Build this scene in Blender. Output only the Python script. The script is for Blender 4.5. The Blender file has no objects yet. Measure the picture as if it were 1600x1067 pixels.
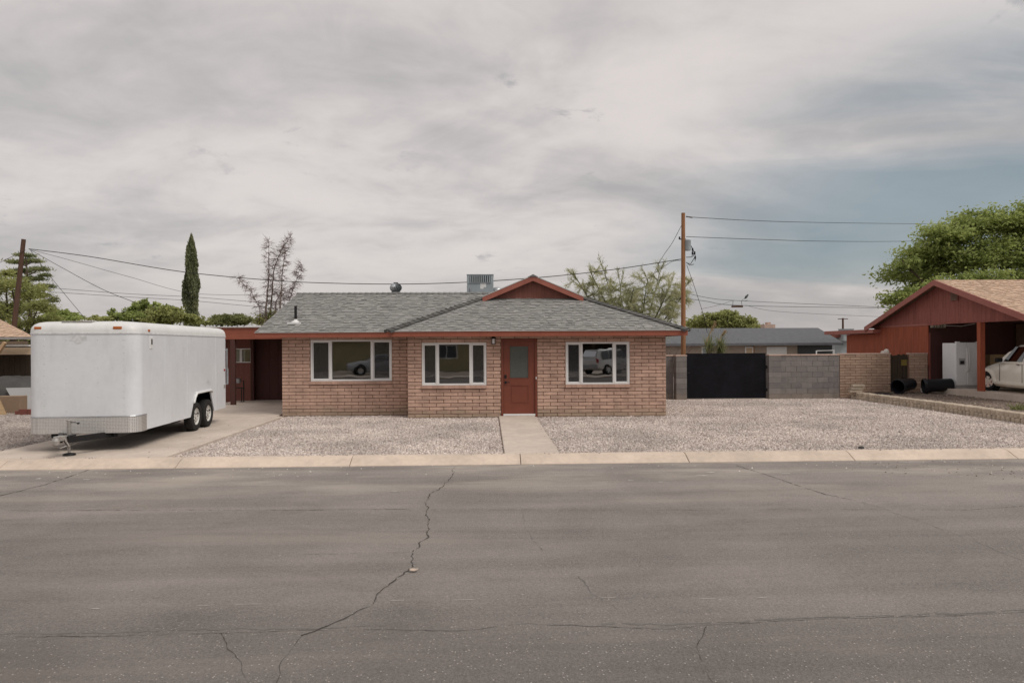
import bpy, bmesh, math, random
import numpy as np
from mathutils import Vector, Matrix
R = math.radians
rnd = random.Random(7)
npr = np.random.default_rng(7)
scene = bpy.context.scene
col = scene.collection

# ------------------------------------------------------------------ camera
CAM_H = 2.05
YAW, ROLL, FPX, HOR = R(1.986), R(0.30), 1067.0, 540.0
_Rt = Vector((math.cos(YAW), -math.sin(YAW), 0)); _Up = Vector((0, 0, 1)); _Fw = Vector((math.sin(YAW), math.cos(YAW), 0))
_right = _Rt*math.cos(ROLL) - _Up*math.sin(ROLL); _up = _Rt*math.sin(ROLL) + _Up*math.cos(ROLL)
cd = bpy.data.cameras.new('camera'); cam = bpy.data.objects.new('camera', cd); col.objects.link(cam)
cd.sensor_width = 36; cd.lens = 36*FPX/1600; cd.shift_y = (HOR-533.5)/1600; cd.clip_end = 3000
m4 = Matrix((( _right.x, _up.x, -_Fw.x, 0), (_right.y, _up.y, -_Fw.y, 0), (_right.z, _up.z, -_Fw.z, CAM_H), (0, 0, 0, 1)))
cam.matrix_world = m4
scene.camera = cam
def ray(px, py):
    return _right*((px-800)/FPX) + _up*(-(py-HOR)/FPX) + _Fw
def AY(px, py, Y):            # point on the plane y = Y
    d = ray(px, py); t = Y/d.y; return Vector((d.x*t, Y, CAM_H + d.z*t))
def AZ(px, py, z=0.0):        # point on the plane z = z
    d = ray(px, py); t = (z-CAM_H)/d.z; return Vector((d.x*t, d.y*t, z))
def AX(px, py, X):
    d = ray(px, py); t = X/d.x; return Vector((X, d.y*t, CAM_H + d.z*t))

# ------------------------------------------------------------------ world, sun, exposure
SUN_EL, SUN_AZ = R(50), R(55)           # sun stands behind the camera, a little to the right
w = bpy.data.worlds.new('World'); scene.world = w; w.use_nodes = True
nt = w.node_tree; nt.nodes.clear()
class NG:
    """small helper to write node trees in one line each"""
    def __init__(s, nt): s.nt = nt
    def n(s, typ, **kw):
        nd = s.nt.nodes.new(typ)
        for k, v in kw.items():
            if k.startswith('_'): setattr(nd, k[1:], v)
        return nd
    def link(s, a, b): s.nt.links.new(a, b)
    def setin(s, sock, v):
        if hasattr(v, 'is_linked') or isinstance(v, bpy.types.NodeSocket): s.link(v, sock)
        else:
            if isinstance(v, (tuple, list)) and sock.type == 'RGBA' and len(v) == 3: v = (*v, 1)
            sock.default_value = v
    def math(s, op, a, b=0.0, clamp=False):
        nd = s.nt.nodes.new('ShaderNodeMath'); nd.operation = op; nd.use_clamp = clamp
        s.setin(nd.inputs[0], a); s.setin(nd.inputs[1], b); return nd.outputs[0]
    def vmath(s, op, a, b=(0, 0, 0)):
        nd = s.nt.nodes.new('ShaderNodeVectorMath'); nd.operation = op
        s.setin(nd.inputs[0], a); s.setin(nd.inputs[1], b); return nd.outputs[0]
    def dot(s, a, b):
        nd = s.nt.nodes.new('ShaderNodeVectorMath'); nd.operation = 'DOT_PRODUCT'
        s.setin(nd.inputs[0], a); s.setin(nd.inputs[1], b); return nd.outputs['Value']
    def mix(s, f, a, b, blend='MIX'):
        nd = s.nt.nodes.new('ShaderNodeMix'); nd.data_type = 'RGBA'; nd.blend_type = blend
        s.setin(nd.inputs[0], f); s.setin(nd.inputs[6], a); s.setin(nd.inputs[7], b); return nd.outputs[2]
    def noise(s, vec, scale, detail=4, rough=.55, dist=0.0):
        nd = s.nt.nodes.new('ShaderNodeTexNoise'); s.setin(nd.inputs['Vector'], vec)
        nd.inputs['Scale'].default_value = scale; nd.inputs['Detail'].default_value = detail
        nd.inputs['Roughness'].default_value = rough; nd.inputs['Distortion'].default_value = dist
        return nd.outputs['Fac']
    def voro(s, vec, scale, feature='F1', rand=1.0):
        nd = s.nt.nodes.new('ShaderNodeTexVoronoi'); nd.feature = feature; s.setin(nd.inputs['Vector'], vec)
        nd.inputs['Scale'].default_value = scale; nd.inputs['Randomness'].default_value = rand
        return nd
    def ramp(s, f, lo, hi, a=0.0, b=1.0):
        nd = s.nt.nodes.new('ShaderNodeMapRange'); nd.interpolation_type = 'SMOOTHSTEP'
        s.setin(nd.inputs[0], f)
        for i, v in ((1, lo), (2, hi), (3, a), (4, b)): nd.inputs[i].default_value = v
        return nd.outputs[0]
g = NG(nt)
sky = g.n('ShaderNodeTexSky', _sky_type='NISHITA', _sun_disc=False)
sky.sun_elevation = SUN_EL; sky.sun_rotation = math.pi - SUN_AZ; sky.dust_density = 2.0; sky.air_density = 1.0
tc = g.n('ShaderNodeTexCoord'); dirv = tc.outputs['Generated']
sx = g.n('ShaderNodeSeparateXYZ'); g.link(dirv, sx.inputs[0]); dx, dy, dz = sx.outputs
den = g.math('ADD', g.math('MAXIMUM', dz, 0.0), 0.24)
cb = g.n('ShaderNodeCombineXYZ'); g.link(g.math('DIVIDE', dx, den), cb.inputs[0]); g.link(g.math('DIVIDE', dy, den), cb.inputs[1])
uv = cb.outputs[0]
uvs = g.vmath('MULTIPLY', g.vmath('ADD', uv, (3.1, .4, 0)), (.62, 1.0, 1))
big = g.noise(uvs, .95, 5, .52, .6)
mid = g.noise(g.vmath('ADD', uvs, (7.3, 2.2, 0)), 2.2, 6, .55, .9)
fine = g.noise(g.vmath('ADD', uv, (1.7, 9.1, 0)), 6.0, 6, .6, .5)
shade = g.math('ADD', g.math('MULTIPLY', big, .56), g.math('ADD', g.math('MULTIPLY', mid, .31), g.math('MULTIPLY', fine, .13)))
bright = g.ramp(shade, .36, .61)
cloud = g.mix(bright, (3.85, 3.68, 3.64), (6.45, 5.95, 5.70))
puff = g.noise(g.vmath('ADD', uv, (4.0, 1.0, 0)), 3.6, 7, .62, .3)
puffm = g.math('MULTIPLY', g.ramp(puff, .60, .70), g.ramp(mid, .42, .58), True)
cloud = g.mix(g.math('MULTIPLY', puffm, .75), cloud, (3.35, 3.28, 3.32))
# warm pale haze low over the horizon
low = g.ramp(dz, .0, .16, 1.0, 0.0)
cloud = g.mix(g.math('MULTIPLY', low, .55), cloud, (3.85, 3.58, 3.54))
# thinner cloud with blue showing, towards the east side
gapn = g.noise(g.vmath('MULTIPLY', g.vmath('ADD', uv, (.8, 5.0, 0)), (.32, 1.35, 1)), 1.15, 6, .55, .8)
east = g.ramp(g.math('SUBTRACT', dx, g.math('MULTIPLY', dz, .75)), .0, .38)
gap = g.math('MULTIPLY', g.ramp(gapn, .34, .54), east, True)
gap = g.math('MULTIPLY', gap, g.math('MULTIPLY', g.ramp(dz, .03, .12), g.ramp(dz, .45, .25)), True)
blue = g.mix(.80, sky.outputs[0], (1.75, 2.35, 2.55))
skyc = g.mix(g.math('MULTIPLY', gap, .8), cloud, blue)
skyc = g.mix(.06, skyc, sky.outputs[0])
bg = g.n('ShaderNodeBackground'); g.link(skyc, bg.inputs[0]); bg.inputs[1].default_value = .10
wo = g.n('ShaderNodeOutputWorld'); g.link(bg.outputs[0], wo.inputs[0])
sl = bpy.data.lights.new('sun', 'SUN'); sl.energy = 1.5; sl.angle = R(28); sl.color = (1, .95, .875)
so = bpy.data.objects.new('sun', sl); col.objects.link(so)
so.rotation_euler = Vector((math.sin(SUN_AZ)*math.cos(SUN_EL), -math.cos(SUN_AZ)*math.cos(SUN_EL), math.sin(SUN_EL))).to_track_quat('Z', 'Y').to_euler()
vs = scene.view_settings; vs.view_transform = 'Standard'; vs.look = 'None'; vs.exposure = 0.22; vs.gamma = 1; vs.use_curve_mapping = False
scene.cycles.use_denoising = True
scene.cycles.max_bounces = 6; scene.cycles.transparent_max_bounces = 12

# ------------------------------------------------------------------ materials
def newmat(name):
    m = bpy.data.materials.new(name); m.use_nodes = True
    t = m.node_tree; t.nodes.clear(); q = NG(t)
    b = q.n('ShaderNodeBsdfPrincipled'); o = q.n('ShaderNodeOutputMaterial'); q.link(b.outputs[0], o.inputs[0])
    geo = q.n('ShaderNodeNewGeometry')
    return m, q, b, geo.outputs['Position'], o
def bumpnode(q, b, h, strength, dist=.01):
    bp = q.n('ShaderNodeBump'); bp.inputs['Strength'].default_value = strength; bp.inputs['Distance'].default_value = dist
    q.setin(bp.inputs['Height'], h); q.link(bp.outputs[0], b.inputs['Normal'])
def attr(q, name='tone'):
    a = q.n('ShaderNodeAttribute'); a.attribute_name = name; return a
MAT = {}
def M(name, c, rough=.8, var=.18, vs_=3.0, bump=0., bs=60., orand=0., metal=0., spec=.3, grime=0., tone=0., stretch=(1, 1, 1), coat=0., splash=0.):
    m, q, b, P, o = newmat(name)
    P = q.vmath('MULTIPLY', P, stretch)
    n1 = q.noise(P, vs_, 6, .6); n2 = q.noise(P, vs_*9, 4, .6)
    f = q.math('ADD', q.math('MULTIPLY', n1, .65), q.math('MULTIPLY', n2, .35))
    k = q.ramp(f, .3, .7, 1-var, 1+var)
    if orand:
        oi = q.n('ShaderNodeObjectInfo')
        k = q.math('MULTIPLY', k, q.math('ADD', 1-orand, q.math('MULTIPLY', oi.outputs['Random'], 2*orand)))
    if tone:
        k = q.math('MULTIPLY', k, q.math('ADD', 1-tone, q.math('MULTIPLY', attr(q).outputs['Fac'], 2*tone)))
    vm = q.n('ShaderNodeVectorMath'); vm.operation = 'SCALE'; vm.inputs[0].default_value = c; q.link(k, vm.inputs['Scale'])
    cc = vm.outputs[0]
    if grime:
        gn = q.noise(q.vmath('MULTIPLY', P, (3, 3, .6)), 1.3, 6, .62)
        cc = q.mix(q.ramp(gn, .5, .72, 0, grime), cc, (c[0]*.42, c[1]*.38, c[2]*.34))
    if splash:
        sz = q.n('ShaderNodeSeparateXYZ'); q.link(P, sz.inputs[0])
        f_ = q.math('ADD', sz.outputs[2], q.math('MULTIPLY', q.noise(P, 2.6, 5, .6), -.5))
        cc = q.mix(q.ramp(f_, .12, -.22, 0, splash), cc, (.34, .27, .195))
    q.link(cc, b.inputs['Base Color']); b.inputs['Roughness'].default_value = rough; b.inputs['Metallic'].default_value = metal
    b.inputs['Specular IOR Level'].default_value = spec; b.inputs['Coat Weight'].default_value = coat
    if bump: bumpnode(q, b, q.noise(P, bs, 5, .65), bump)
    MAT[name] = m; return m

M('brick', (.55, .368, .288), .93, .20, 3.2, .6, 40, orand=.12, grime=.14, splash=.7)
M('mortar', (.225, .14, .10), .95, .2, 4, .3, 80)
M('sillbrick', (.50, .325, .255), .93, .15, 2.2, .4, 60, orand=.08)
M('fascia', (.30, .094, .058), .55, .10, 1.5, .1, 40, grime=.18)
M('redwood', (.18, .064, .049), .75, .2, 2.0, .3, 30, stretch=(4, 4, .5), grime=.35)
M('doorred', (.20, .060, .038), .42, .06, 2, .05, 90)
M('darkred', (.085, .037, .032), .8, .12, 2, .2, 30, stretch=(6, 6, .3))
M('whitevinyl', (.80, .80, .79), .4, .03, 2)
M('concrete', (.58, .50, .43), .9, .13, 1.1, .25, 70, grime=.12)
M('kerbstone', (.62, .515, .425), .92, .14, 1.4, .3, 60, orand=.05, grime=.14)
M('black', (.012, .012, .013), .45, .2, 5)
M('gateblack', (.008, .008, .011), .6, .4, 1.2, .15, 2.5, spec=.14)
M('cmu', (.215, .197, .190), .95, .12, 3, .6, 70, orand=.13, grime=.28, splash=.4)
M('cmumortar', (.22, .205, .20), .95, .1, 3, .3, 70)
M('nbrick', (.40, .285, .215), .93, .15, 2, .5, 55, orand=.10)
M('capbrick', (.52, .385, .32), .93, .12, 2, .4, 55, orand=.08)
M('galv', (.42, .44, .46), .4, .15, 6, .1, 40, metal=.75)
M('acgrey', (.33, .37, .39), .5, .1, 3)
M('acdark', (.08, .09, .095), .6, .1, 3)
M('polebrown', (.30, .15, .075), .9, .28, 3, .5, 20, stretch=(8, 8, .5))
M('poledark', (.10, .058, .042), .9, .28, 3, .5, 20, stretch=(8, 8, .5))
M('cable', (.02, .02, .022), .6, .1, 3)
M('rubber', (.022, .021, .020), .85, .25, 9, .2, 60)
M('rimwhite', (.62, .61, .58), .5, .12, 8, grime=.25)
M('chrome', (.62, .62, .62), .22, .08, 4, metal=.9)
M('amber', (.45, .13, .03), .25, .1, 4)
M('tailred', (.35, .02, .015), .25, .1, 4)
M('twhite', (.73, .755, .785), .34, .05, 1.0, .10, 1.6, spec=.45, grime=.12)
M('troof', (.74, .74, .73), .4, .05, 1.5, .02, 3, grime=.10)
M('frameblack', (.014, .014, .015), .4, .2, 6)
M('steelgrey', (.42, .40, .38), .5, .2, 10, metal=.6)
M('decal', (.67, .68, .69), .5, .2, 14)
M('well', (.015, .015, .015), .95, .2, 6)
M('fridge', (.78, .79, .81), .35, .03, 2)
M('fridgegrey', (.42, .42, .42), .4, .06, 3)
M('binblack', (.013, .014, .018), .48, .15, 4, .05, 30)
M('plywood', (.36, .25, .14), .8, .15, 2, .1, 20, stretch=(1, 1, 8))
M('cardboard', (.27, .19, .13), .9, .08, 2)
M('boardgrey', (.30, .295, .29), .5, .06, 2)
M('tarp', (.065, .063, .06), .6, .15, 3, .2, 12)
M('fencebrown', (.055, .040, .028), .9, .25, 3, .4, 20, stretch=(10, 10, .4))
M('lumber', (.50, .34, .20), .8, .18, 3, .2, 20)
M('beambrown', (.17, .125, .09), .8, .18, 3, .2, 20)
M('tan', (.52, .40, .28), .85, .1, 2)
M('dirt', (.20, .155, .125), 1, .3, 1.6, .9, 30)
M('ground', (.30, .25, .205), 1, .25, .8, .6, 20)
M('gravelbase', (.34, .29, .26), 1, .35, 9, 1.0, 45)
M('shingle', (.262, .258, .246), .95, .12, 4, .35, 150, tone=.42)
M('shingletan', (.58, .42, .31), .95, .12, 3, .35, 150, tone=.28)
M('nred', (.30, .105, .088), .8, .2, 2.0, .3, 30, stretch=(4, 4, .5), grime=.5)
M('norange', (.34, .092, .048), .75, .18, 2.0, .3, 30, stretch=(4, 4, .5), grime=.45)
M('nbarge', (.36, .135, .11), .6, .1, 2, .1, 30)
M('fartan', (.36, .30, .25), .93, .12, 2)
M('barge', (.33, .115, .085), .6, .12, 2, .1, 30, grime=.2)
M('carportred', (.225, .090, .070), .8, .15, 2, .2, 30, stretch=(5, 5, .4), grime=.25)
M('capshingle', (.17, .168, .16), .95, .14, 4, .35, 150, tone=.5)
M('darkroof', (.135, .14, .15), .95, .14, 4, .3, 60)
M('deck', (.16, .16, .16), .95, .1, 3)
M('drip', (.62, .60, .58), .5, .05, 3)
M('border', (.52, .44, .35), .95, .2, 5, .5, 60, orand=.12, grime=.25)
M('pearl', (.86, .82, .72), .28, .03, 1, coat=.5)
M('carwhite', (.70, .70, .69), .28, .03, 1, coat=.5)
M('carsilver', (.36, .37, .38), .3, .03, 1, coat=.5, metal=.3)
M('olive', (.40, .34, .19), .93, .15, 3, .5, 40)
M('oliveb', (.48, .41, .24), .93, .15, 2.2, .5, 55, orand=.10)
M('roofbrown', (.14, .11, .09), .95, .15, 3)
M('numberplate', (.55, .52, .44), .6, .1, 6)
M('numberink', (.05, .045, .04), .6, .1, 6)
M('yellowsign', (.20, .15, .035), .6, .1, 5)
M('bark', (.085, .062, .047), .95, .3, 9, .6, 30)
M('barkdry', (.215, .160, .138), .95, .25, 9, .4, 30)
M('barkgreen', (.12, .125, .065), .9, .25, 9, .4, 30)
M('wallwhite', (.45, .44, .42), .9, .05, 2)
M('floorint', (.18, .15, .12), .8, .1, 2)
M('paper', (.75, .75, .74), .8, .05, 2)
M('leafdry', (.56, .45, .37), .9, .2, 30)
M('white_debris', (.56, .53, .49), .8, .1, 20)
M('crackfill', (.070, .062, .057), .95, .25, 12)
M('sealfill', (.17, .158, .148), .95, .15, 5)

def leafmat(name, c, c2, trans=.48):
    m, q, b, P, o = newmat(name)
    a = attr(q)
    n1 = q.noise(P, .9, 3, .5)
    f = q.math('ADD', q.math('MULTIPLY', a.outputs['Fac'], .7), q.math('MULTIPLY', q.ramp(n1, .35, .65), .3))
    cc = q.mix(f, c, c2)
    q.link(cc, b.inputs['Base Color']); b.inputs['Roughness'].default_value = .65; b.inputs['Specular IOR Level'].default_value = .25
    tr = q.n('ShaderNodeBsdfTranslucent'); q.link(cc, tr.inputs[0])
    mx = q.n('ShaderNodeMixShader'); mx.inputs[0].default_value = trans
    q.link(b.outputs[0], mx.inputs[1]); q.link(tr.outputs[0], mx.inputs[2]); q.link(mx.outputs[0], o.inputs[0])
    MAT[name] = m
leafmat('leaf_mid', (.16, .21, .06), (.55, .62, .22))
leafmat('leaf_light', (.20, .22, .075), (.52, .54, .22))
leafmat('leaf_pine', (.12, .145, .07), (.37, .40, .19))
leafmat('leaf_cypress', (.08, .095, .052), (.29, .31, .16), .35)
leafmat('leaf_pv', (.38, .39, .23), (.66, .66, .43), .55)
leafmat('leaf_olive', (.12, .135, .05), (.33, .35, .15))
leafmat('leaf_yucca', (.14, .17, .07), (.36, .37, .19))
leafmat('grass_dry', (.36, .27, .15), (.55, .43, .27))
leafmat('leaf_flower', (.55, .53, .45), (.78, .76, .68))

def glassmat(name, refl, tint=(.7, .72, .72)):
    m, q, b, P, o = newmat(name)
    gl = q.n('ShaderNodeBsdfGlossy'); gl.inputs['Roughness'].default_value = .012; gl.inputs[0].default_value = (.95, .97, 1, 1)
    tr = q.n('ShaderNodeBsdfTransparent'); tr.inputs[0].default_value = (*tint, 1)
    lw = q.n('ShaderNodeFresnel'); lw.inputs[0].default_value = 1.5
    f = q.math('ADD', q.math('MULTIPLY', lw.outputs[0], 1.2), refl-.05, True)
    wn = q.noise(P, 1.1, 2, .5); bp = q.n('ShaderNodeBump'); bp.inputs['Strength'].default_value = .10; bp.inputs['Distance'].default_value = .02
    q.link(wn, bp.inputs['Height']); q.link(bp.outputs[0], gl.inputs['Normal'])
    mx = q.n('ShaderNodeMixShader'); q.link(f, mx.inputs[0]); q.link(tr.outputs[0], mx.inputs[1]); q.link(gl.outputs[0], mx.inputs[2])
    q.link(mx.outputs[0], o.inputs[0]); MAT[name] = m
glassmat('glass', .23, (.55, .57, .57)); glassmat('carglass', .14, (.03, .035, .035))
def screenmat():
    m, q, b, P, o = newmat('screen'); b.inputs['Base Color'].default_value = (.05, .052, .055, 1); b.inputs['Roughness'].default_value = .7
    tr = q.n('ShaderNodeBsdfTransparent'); mx = q.n('ShaderNodeMixShader'); mx.inputs[0].default_value = .45
    q.link(tr.outputs[0], mx.inputs[1]); q.link(b.outputs[0], mx.inputs[2]); q.link(mx.outputs[0], o.inputs[0]); MAT['screen'] = m
screenmat()
def frostmat():
    m, q, b, P, o = newmat('frost')
    vr = q.voro(P, 45, 'F1'); 
    b.inputs['Base Color'].default_value = (.095, .105, .095, 1); b.inputs['Roughness'].default_value = .10; b.inputs['Specular IOR Level'].default_value = .8
    bumpnode(q, b, q.noise(P, 14, 4, .6), .25, .01); MAT['frost'] = m
frostmat()
def platemat():
    m, q, b, P, o = newmat('diamondplate')
    tcn = q.n('ShaderNodeTexCoord')
    b.inputs['Base Color'].default_value = (.60, .585, .56, 1); b.inputs['Metallic'].default_value = .7; b.inputs['Roughness'].default_value = .42
    ch = q.n('ShaderNodeTexChecker'); ch.inputs['Scale'].default_value = 30
    mp = q.n('ShaderNodeMapping'); mp.inputs['Rotation'].default_value = (R(45), R(45), R(45)); q.link(tcn.outputs['Object'], mp.inputs[0]); q.link(mp.outputs[0], ch.inputs['Vector'])
    v = q.voro(tcn.outputs['Object'], 36, 'F1', .1)
    bumpnode(q, b, v.outputs['Distance'], .8, .01)
    cc = q.mix(q.ramp(v.outputs['Distance'], .15, .5), (.34, .33, .32), (.72, .71, .69)); q.link(cc, b.inputs['Base Color'])
    MAT['diamondplate'] = m
platemat()
def asphalt():
    m, q, b, P, o = newmat('asphalt')
    s = q.n('ShaderNodeSeparateXYZ'); q.link(P, s.inputs[0]); Y = s.outputs[1]
    st = q.noise(q.vmath('MULTIPLY', P, (.10, 1.5, 1)), 1.0, 6, .6, .4)
    bl = q.noise(P, .55, 6, .6, .5)
    fn = q.noise(P, 55, 4, .7); fn2 = q.noise(P, 160, 3, .7)
    k = q.math('ADD', q.ramp(st, .3, .7, .86, 1.12), q.math('ADD', q.ramp(bl, .3, .7, -.10, .10), q.math('ADD', q.ramp(fn, .3, .7, -.20, .20), q.ramp(fn2, .3, .7, -.20, .20))))
    # lighter dusty strip beside the gutter, darker older near strip with vignette painted in
    wob = q.math('ADD', Y, q.ramp(bl, .3, .7, -.08, .08))
    k = q.math('MULTIPLY', k, q.math('ADD', 1.0, q.ramp(wob, 8.72, 9.0, 0, .10)))
    k = q.math('MULTIPLY', k, q.ramp(wob, 4.9, 5.9, .74, 1.0))
    vm = q.n('ShaderNodeVectorMath'); vm.operation = 'SCALE'; vm.inputs[0].default_value = (.240, .216, .199); q.link(k, vm.inputs['Scale'])
    c = vm.outputs[0]
    stain = q.noise(q.vmath('MULTIPLY', P, (.5, 1.6, 1)), .42, 5, .6, 1.2)
    c = q.mix(q.ramp(stain, .52, .70, 0, .28), c, (.115, .098, .086))
    c = q.mix(q.ramp(q.noise(q.vmath('MULTIPLY', q.vmath('ADD', P, (9, 4, 0)), (.16, 1.1, 1)), .9, 4, .55, .3), .54, .72, 0, .40), c, (.36, .32, .285))
    dust = q.math('MULTIPLY', q.ramp(q.noise(q.vmath('MULTIPLY', P, (.35, 1, 1)), .9, 6, .6), .44, .66), q.ramp(Y, 8.6, 12.0), True)
    c = q.mix(q.math('MULTIPLY', dust, .8), c, (.46, .405, .35))
    v = q.voro(P, 42); vc = q.n('ShaderNodeSeparateColor'); q.link(v.outputs['Color'], vc.inputs[0])
    sp = q.math('MULTIPLY', q.ramp(v.outputs['Distance'], .30, .18), q.ramp(vc.outputs[0], .80, .84), True)
    amt = q.ramp(wob, 4.6, 6.2, .75, .22)
    c = q.mix(q.math('MULTIPLY', sp, amt), c, (.52, .485, .445))
    v2 = q.voro(q.vmath('ADD', P, (3, 7, 0)), 14); vc2 = q.n('ShaderNodeSeparateColor'); q.link(v2.outputs['Color'], vc2.inputs[0])
    sp2 = q.math('MULTIPLY', q.ramp(v2.outputs['Distance'], .16, .09), q.ramp(vc2.outputs[0], .93, .95), True)
    c = q.mix(q.math('MULTIPLY', sp2, .55), c, (.55, .50, .45))
    q.link(c, b.inputs['Base Color']); b.inputs['Roughness'].default_value = .88; b.inputs['Specular IOR Level'].default_value = .3
    bumpnode(q, b, q.math('ADD', q.noise(P, 70, 4, .7), q.math('MULTIPLY', v.outputs['Distance'], -.6)), .75, .012)
    MAT['asphalt'] = m
asphalt()
def stonemat():
    m, q, b, P, o = newmat('stones')
    a = q.n('ShaderNodeAttribute'); a.attribute_name = 'tint'
    n1 = q.noise(P, .5, 4, .6); n3 = q.noise(P, 90, 3, .6)
    k = q.math('MULTIPLY', q.ramp(n1, .3, .7, .78, 1.14), q.ramp(n3, .3, .7, .85, 1.15))
    vm = q.n('ShaderNodeVectorMath'); vm.operation = 'SCALE'; q.link(a.outputs['Color'], vm.inputs[0]); q.link(k, vm.inputs['Scale'])
    q.link(vm.outputs[0], b.inputs['Base Color']); b.inputs['Roughness'].default_value = .95; b.inputs['Specular IOR Level'].default_value = .2
    MAT['stones'] = m
stonemat()

# ------------------------------------------------------------------ object helpers
def props(o, label=None, cat=None, group=None, kind=None):
    if label: o['label'] = label
    if cat: o['category'] = cat
    if group: o['group'] = group
    if kind: o['kind'] = kind
    return o
def rootloc(p):
    v = Vector((0, 0, 0))
    while p is not None: v += p.location; p = p.parent
    return v
def thing(name, label, cat, loc=(0, 0, 0), rz=0, group=None):
    o = bpy.data.objects.new(name, None); col.objects.link(o); o.empty_display_size = .2
    o.location = loc; o.rotation_euler = (0, 0, rz)
    return props(o, label, cat, group)
class MB:
    """collects faces; build() links them as one mesh object"""
    def __init__(s): s.v = []; s.f = []; s.t = []
    def quad(s, a, b, c, d, tone=None):
        i = len(s.v); s.v += [tuple(a), tuple(b), tuple(c), tuple(d)]; s.f.append((i, i+1, i+2, i+3)); s.t.append(tone)
        return s
    def poly(s, pts, tone=None):
        i = len(s.v); s.v += [tuple(p) for p in pts]; s.f.append(tuple(range(i, i+len(pts)))); s.t.append(tone); return s
    def box(s, x0, x1, y0, y1, z0, z1, tone=None, M_=None):
        i = len(s.v)
        c = [(x0, y0, z0), (x1, y0, z0), (x1, y1, z0), (x0, y1, z0), (x0, y0, z1), (x1, y0, z1), (x1, y1, z1), (x0, y1, z1)]
        if M_ is not None: c = [tuple(M_ @ Vector(p)) for p in c]
        s.v += c
        for q in ((0, 3, 2, 1), (4, 5, 6, 7), (0, 1, 5, 4), (1, 2, 6, 5), (2, 3, 7, 6), (3, 0, 4, 7)):
            s.f.append(tuple(i+k for k in q)); s.t.append(tone)
        return s
    def cbox(s, c, d, **k):
        return s.box(c[0]-d[0]/2, c[0]+d[0]/2, c[1]-d[1]/2, c[1]+d[1]/2, c[2]-d[2]/2, c[2]+d[2]/2, **k)
    def tube(s, pts, r, n=8, cap=True, tone=None):
        pts = [Vector(p) for p in pts]; rs = r if isinstance(r, (list, tuple)) else [r]*len(pts)
        i0 = len(s.v); prev = None
        for k, p in enumerate(pts):
            d = (pts[min(k+1, len(pts)-1)] - pts[max(k-1, 0)])
            d = d.normalized() if d.length > 1e-9 else Vector((0, 0, 1))
            a = d.orthogonal().normalized() if prev is None else (prev - d*prev.dot(d)).normalized()
            prev = a; b = d.cross(a)
            for j in range(n):
                t = 2*math.pi*j/n; q = p + (a*math.cos(t)+b*math.sin(t))*rs[k]; s.v.append(tuple(q))
        for k in range(len(pts)-1):
            for j in range(n):
                a0 = i0+k*n+j; a1 = i0+k*n+(j+1) % n; s.f.append((a0, a1, a1+n, a0+n)); s.t.append(tone)
        if cap:
            s.f.append(tuple(i0+j for j in reversed(range(n)))); s.t.append(tone)
            e = i0+(len(pts)-1)*n; s.f.append(tuple(e+j for j in range(n))); s.t.append(tone)
        return s
    def lathe(s, prof, n=24, M_=None, cap=False, tone=None):   # prof: (r, z) pairs round the z axis
        i0 = len(s.v)
        for r, z in prof:
            for j in range(n):
                t = 2*math.pi*j/n; p = Vector((r*math.cos(t), r*math.sin(t), z)); s.v.append(tuple(M_ @ p if M_ is not None else p))
        for k in range(len(prof)-1):
            for j in range(n):
                a0 = i0+k*n+j; a1 = i0+k*n+(j+1) % n; s.f.append((a0, a1, a1+n, a0+n)); s.t.append(tone)
        if cap:
            s.f.append(tuple(i0+j for j in reversed(range(n)))); s.t.append(tone)
            e = i0+(len(prof)-1)*n; s.f.append(tuple(e+j for j in range(n))); s.t.append(tone)
        return s
    def prism(s, poly, d, tone=None):                          # poly of 3-D points pushed along vector d
        d = Vector(d); n = len(poly); i = len(s.v)
        s.v += [tuple(p) for p in poly] + [tuple(Vector(p)+d) for p in poly]
        s.f.append(tuple(range(i, i+n))); s.f.append(tuple(range(i+2*n-1, i+n-1, -1))); s.t += [tone, tone]
        for k in range(n):
            s.f.append((i+k, i+n+k, i+n+(k+1) % n, i+(k+1) % n)); s.t.append(tone)
        return s
    def loft(s, rings, closed=True, cap0=False, cap1=False):
        n = len(rings[0]); i0 = len(s.v)
        for r_ in rings: s.v += [tuple(p) for p in r_]
        for k in range(len(rings)-1):
            for j in range(n if closed else n-1):
                a0 = i0+k*n+j; a1 = i0+k*n+(j+1) % n; s.f.append((a0, a1, a1+n, a0+n)); s.t.append(None)
        if cap0: s.f.append(tuple(i0+j for j in reversed(range(n)))); s.t.append(None)
        if cap1: s.f.append(tuple(i0+(len(rings)-1)*n+j for j in range(n))); s.t.append(None)
        return s
    def mesh(s, name, mat, off=(0, 0, 0), smooth=False, bevel=0, fixn=True):
        me = bpy.data.meshes.new(name); o = Vector(off)
        me.from_pydata([(a-o.x, b-o.y, c-o.z) for a, b, c in s.v], [], s.f)
        if any(t is not None for t in s.t):
            at = me.attributes.new('tone', 'FLOAT', 'FACE')
            at.data.foreach_set('value', [.5 if t is None else t for t in s.t])
        me.materials.append(MAT[mat])
        if bevel or fixn:
            bm = bmesh.new(); bm.from_mesh(me)
            if bevel:
                bmesh.ops.remove_doubles(bm, verts=bm.verts, dist=1e-5)
                es = [e for e in bm.edges if len(e.link_faces) == 2 and e.calc_face_angle(0) > .6]
                bmesh.ops.bevel(bm, geom=es, offset=bevel, segments=1 if bevel < .02 else 2, affect='EDGES', profile=.6, clamp_overlap=True)
            if fixn: bmesh.ops.recalc_face_normals(bm, faces=bm.faces)
            bm.to_mesh(me); bm.free()
        if smooth:
            me.polygons.foreach_set('use_smooth', [True]*len(me.polygons))
            try: me.set_sharp_from_angle(angle=R(38))
            except Exception: pass
        return me
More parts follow.
